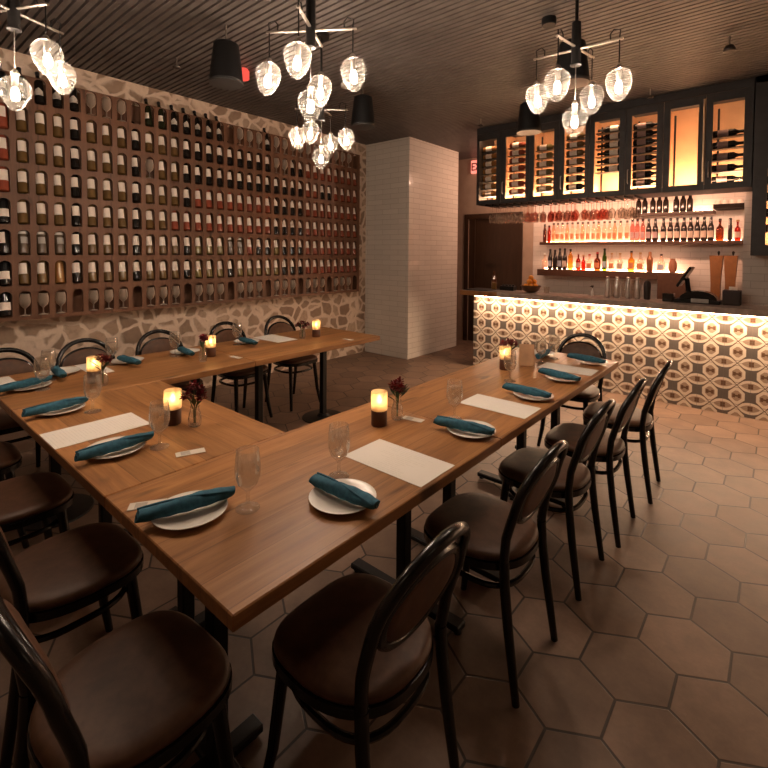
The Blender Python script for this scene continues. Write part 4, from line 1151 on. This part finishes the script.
# ------------------------------------------------------------------ chandeliers
def smooth_profile(p, k=3):
    out = []
    for i in range(len(p)-1):
        p0, p1, p2, p3 = p[max(i-1, 0)], p[i], p[i+1], p[min(i+2, len(p)-1)]
        for j in range(k):
            t = j/k
            out.append(tuple(max(.0005 if q == 0 else -9, .5*(2*p1[q]+(p2[q]-p0[q])*t+(2*p0[q]-5*p1[q]+4*p2[q]-p3[q])*t*t+(3*p1[q]-p0[q]-3*p2[q]+p3[q])*t**3)) for q in (0, 1)))
    return out+[p[-1]]
def globe_profile(pear=False):
    if pear:   # widest above the middle, with a small neck on top and pointed base
        return [(.010, -.164), (.018, -.161), (.037, -.136), (.056, -.100), (.0635, -.070), (.060, -.046), (.045, -.025), (.025, -.013), (.013, -.008), (.012, 0)]
    return [(.009, -.155), (.020, -.152), (.037, -.132), (.053, -.099), (.0615, -.068), (.061, -.045), (.052, -.022), (.035, -.006), (.014, 0)]
ME['globe'] = MB().lathe(smooth_profile(globe_profile()), 32).mesh('glass_globe', M_globe, 80)
ME['globep'] = MB().lathe(smooth_profile(globe_profile(True)), 32).mesh('glass_globe', M_globe, 80)
ME['fil'] = MB().lathe([(.003, -.120), (.013, -.113), (.017, -.097), (.015, -.078), (.008, -.060), (.005, -.055)], 12).mesh('filament', M_filament, 80)
ME['sock'] = MB().lathe([(.010, -.060), (.013, -.055), (.013, -.004), (.018, 0), (.018, .006), (.008, .022)], 14).mesh('socket', M_nickel, 40)
BULB_W = 31.0
def chandelier(cx, cy, ang, label, zs, la=.225, lb=.205, off=0.0):
    ZA = 2.62
    t = thing('chandelier', label, 'chandelier', (cx, cy, ZA), (0, 0, ang), 'five-globe chandeliers')
    MB().lathe([(.026, -.085), (.029, -.083), (.029, -.075), (.024, -.074), (.024, .14), (.009, .145), (.009, CZ-ZA-.025)], 18).build('stem', M_blackmetal, t)
    MB().lathe([(.06, CZ-ZA-.028), (.062, CZ-ZA-.024), (.062, CZ-ZA-.001)], 24).build('ceiling_canopy', M_blackmetal, t)
    ux, uy = -math.sin(off)*lb, math.cos(off)*lb
    tips = [(la, 0), (-la, 0), (ux, uy), (-ux, -uy)]
    for (a, dz) in ((0, 0.0), (1, .012)):
        m = MB(); L = la if a == 0 else lb
        m.box((0, 0, dz), ((2*L, .016, .010) if a == 0 else (.016, 2*L, .010)), .003, M=Rz(off if a else 0)); m.build('cross_arm', M_nickel, t)
    for j, ((x, y), zb) in enumerate(zip(tips+[(0, 0)], zs)):
        top = zb-ZA
        m = MB()
        if j < 4:
            d = Vector((x, y, 0)).normalized()
            e = Vector((x, y, 0))
            x, y = x*.92, y*.92; h_ = Vector((x, y, 0))
            m.tube([e-d*.06+Vector((0, 0, .006)), e-d*.062+Vector((0, 0, .035)), e-d*.045+Vector((0, 0, .055)), h_+d*.004+Vector((0, 0, .045)), h_+Vector((0, 0, .012)), h_+Vector((0, 0, top+.03))], .0035, 6)
        else:
            m.tube([(0, 0, -.08), (0, 0, top+.03)], .0025, 6)
        c = m.build('cord', M_blackmetal if j < 4 else M_nickel, t)
        g = part('glass_globe', ME['globep' if j == 4 else 'globe'], t); g.location = (x, y, top)
        if j < 4: g.rotation_euler = (random.uniform(-.10, .10), random.uniform(-.10, .10), 0)
        s = part('socket', ME['sock'], g); fl = part('filament', ME['fil'], g)
        l = bpy.data.lights.new('bulb_light', 'POINT'); l.energy = BULB_W; l.color = (1, .735, .555); l.shadow_soft_size = .018
        o = bpy.data.objects.new('bulb_light', l); COL.objects.link(o); o.parent = t; o.location = (x, y, top-.09)
    return t
# tip heights: globe tops
chandelier(-2.680, .540, 1.94, 'nickel cross chandelier of five glass globes over the corner tables', [2.474, 2.472, 2.476, 2.474, 2.338], .23, .195, .10)
chandelier(-1.775, 1.520, .60, 'nickel cross chandelier of five glass globes over the horseshoe opening', [2.478, 2.470, 2.472, 2.476, 2.342], .227, .208, -.02)
chandelier(-.850, 2.555, .062, 'nickel cross chandelier of five glass globes above the long table', [2.472, 2.476, 2.476, 2.468, 2.328], .227, .200, -.215)
chandelier(-2.680, 2.400, .75, 'nickel cross chandelier of five glass globes nearest the tiled column', [2.474, 2.476, 2.476, 2.472, 2.334], .200, .208, -.30)

# ------------------------------------------------------------------ ceiling fixtures
def speaker(x, y, zc, label):
    t = thing('pendant_speaker', label, 'speaker', (x, y, zc), group='pendant speakers')
    MB().lathe([(.085, -.145), (.108, -.142), (.118, -.125), (.108, -.02), (.088, .135), (.070, .148)], 28).build('housing', M_speaker, t)
    MB().lathe([(.100, -.150), (.119, -.148), (.120, -.138), (.112, -.136)], 28).build('grille_ring', plain('speaker_ring', (.022, .021, .02), .4), t)
    MB().lathe([(.02, .148), (.022, .165), (.006, .17), (.006, CZ-zc-.001)], 12).build('hanger', M_nickel, t)
speaker(-3.100, 1.857, 2.90, 'black pendant speaker above the stone wall side, nearest the camera')
speaker(-3.119, 3.333, 2.90, 'black pendant speaker nearest the tiled column')
speaker(-1.166, 3.423, 2.90, 'black pendant speaker behind the long-table chandelier')
speaker(-1.956, 4.531, 2.90, 'black pendant speaker in front of the overhead cabinet')
def sprinkler(x, y, label, k=1.0):
    t = thing('ceiling_sprinkler', label, 'sprinkler', (x, y, CZ), group='ceiling sprinklers')
    MB().lathe([(.006*k, -.075), (.006*k, 0)], 10).build('pipe', M_nickel, t)
    MB().lathe([(.004, -.098*k), (.028*k, -.092*k), (.034*k, -.080*k), (.022*k, -.070)], 16).build('deflector', plain('dark_bronze', (.05, .04, .035), .4, metal=.6), t)
sprinkler(-3.95, 1.90, 'small ceiling sprinkler near the stone wall')
sprinkler(-.33, 4.37, 'domed ceiling sprinkler before the pier cabinet', 1.25)
sprinkler(-2.83, 5.13, 'small ceiling sprinkler before doorway end of overhead cabinet')
sprinkler(-1.02, 5.25, 'small ceiling sprinkler before middle of overhead cabinet')
t = thing('spotlight', 'small dark ceiling spotlight above the long-table chandelier', 'spotlight', (-1.27, 3.25, CZ)); MB().lathe([(.045, -.05), (.05, -.045), (.05, 0)], 18).build('can', M_speaker, t)
t = thing('smoke_detector', 'round white smoke detector behind the globes near tiled column', 'detector', (-3.27, 3.26, CZ)); MB().lathe([(.03, -.035), (.055, -.030), (.06, 0)], 20).build('shell', M_china, t)
t = thing('ceiling_alarm_beacon', 'small red fire alarm beacon on ceiling behind nearest speaker', 'alarm', (-3.72, 2.40, CZ))
MB().lathe([(.03, -.10), (.05, -.09), (.05, -.02), (.035, 0)], 18).build('lens', emit('red_beacon', (1, .10, .07), 1.1), t)
t = thing('ceiling_speaker', 'round dark recessed ceiling speaker between the chandeliers', 'speaker', (-1.62, 2.40, CZ)); MB().lathe([(.10, -.012), (.125, -.010), (.13, 0)], 28).build('grille', M_grille, t)
t = thing('wall_spotlight', 'small pale spotlight at the pier cabinet top', 'spotlight', (.02, 5.36, 3.06)); MB().lathe([(.05, -.06), (.055, -.05), (.02, .02), (.006, .03), (.006, .119)], 18).build('head', M_greylabel, t)

# ------------------------------------------------------------------ unseen lamps added to light the room
def added_ceiling_lamp(x, y, e, size=.25):  # unseen lamp added for floor light, in place of further chandeliers
    t = thing('added_ceiling_downlight', 'added unseen ceiling downlight at %s' % ('the room entrance' if y < -1 else ('the passage by the hall door' if y > 5 else 'the aisle beside the long table')), 'lamp', (x, y, CZ))
    MB().lathe([(.09, -.02), (.11, -.018), (.115, 0)], 24).build('rim', M_nickel, t)
    l = bpy.data.lights.new('downlight', 'AREA'); l.shape = 'DISK'; l.size = size; l.energy = e; l.color = (1, .72, .48)
    o = bpy.data.objects.new('downlight', l); COL.objects.link(o); o.parent = t; o.location = (0, 0, -.03)
added_ceiling_lamp(1.6, 1.2, 2.5); added_ceiling_lamp(-.6, -1.6, 3)

t = thing('fill_pendant_lamp', 'added unseen warm globe pendant hidden behind the overhead cabinet', 'lamp', (-2.95, 6.50, 2.78))  # hidden lamp added to light the tiled column and passage
MB().lathe([(.02, -.055), (.045, -.035), (.055, 0), (.045, .035), (.02, .055)], 20).build('globe', M_globe, t, smooth=80)
MB().lathe([(.020, .05), (.022, .07), (.004, .08), (.004, CZ-2.78-.001)], 12).build('hanger', M_blackmetal, t)
l = bpy.data.lights.new('fill_pendant_light', 'POINT'); l.energy = 34; l.color = (1, .60, .42); l.shadow_soft_size = .03
o = bpy.data.objects.new('fill_pendant_light', l); COL.objects.link(o); o.parent = t
# ------------------------------------------------------------------ world, camera, view
W = bpy.data.worlds.new('World'); bpy.context.scene.world = W; W.use_nodes = True
W.node_tree.nodes['Background'].inputs[0].default_value = (1, .72, .52, 1); W.node_tree.nodes['Background'].inputs[1].default_value = .004
cam = bpy.data.cameras.new('camera'); co = bpy.data.objects.new('camera', cam); COL.objects.link(co)
fpx, ppy, yaw, pit, roll = 464.6956, 267.3352, .7050467, .0324471, .0075427
s_, c_ = math.sin(yaw), math.cos(yaw)
R_ = Vector((c_, s_, 0)); F_ = Vector((-s_, c_, 0)); U_ = Vector((0, 0, 1))
F2 = F_*math.cos(pit)-U_*math.sin(pit); U2 = U_*math.cos(pit)+F_*math.sin(pit)
R3 = R_*math.cos(roll)+U2*math.sin(roll); U3 = U2*math.cos(roll)-R_*math.sin(roll)
co.matrix_world = Matrix(((R3.x, U3.x, -F2.x, 0), (R3.y, U3.y, -F2.y, 0), (R3.z, U3.z, -F2.z, 1.54), (0, 0, 0, 1)))
cam.sensor_width = 36; cam.lens = fpx/768*36; cam.shift_y = (ppy-384)/768; cam.clip_start = .02
sc = bpy.context.scene; sc.camera = co
sc.view_settings.view_transform = 'Standard'; sc.view_settings.look = 'None'; sc.view_settings.exposure = 0.0; sc.view_settings.gamma = 1.0
sc.view_settings.use_curve_mapping = False
sc.cycles.max_bounces = 10; sc.cycles.transparent_max_bounces = 24; sc.cycles.diffuse_bounces = 4; sc.cycles.glossy_bounces = 4
sc.cycles.sample_clamp_indirect = 4.0; sc.cycles.caustics_reflective = False; sc.cycles.caustics_refractive = False
sc.cycles.use_denoising = True; sc.cycles.use_light_tree = True
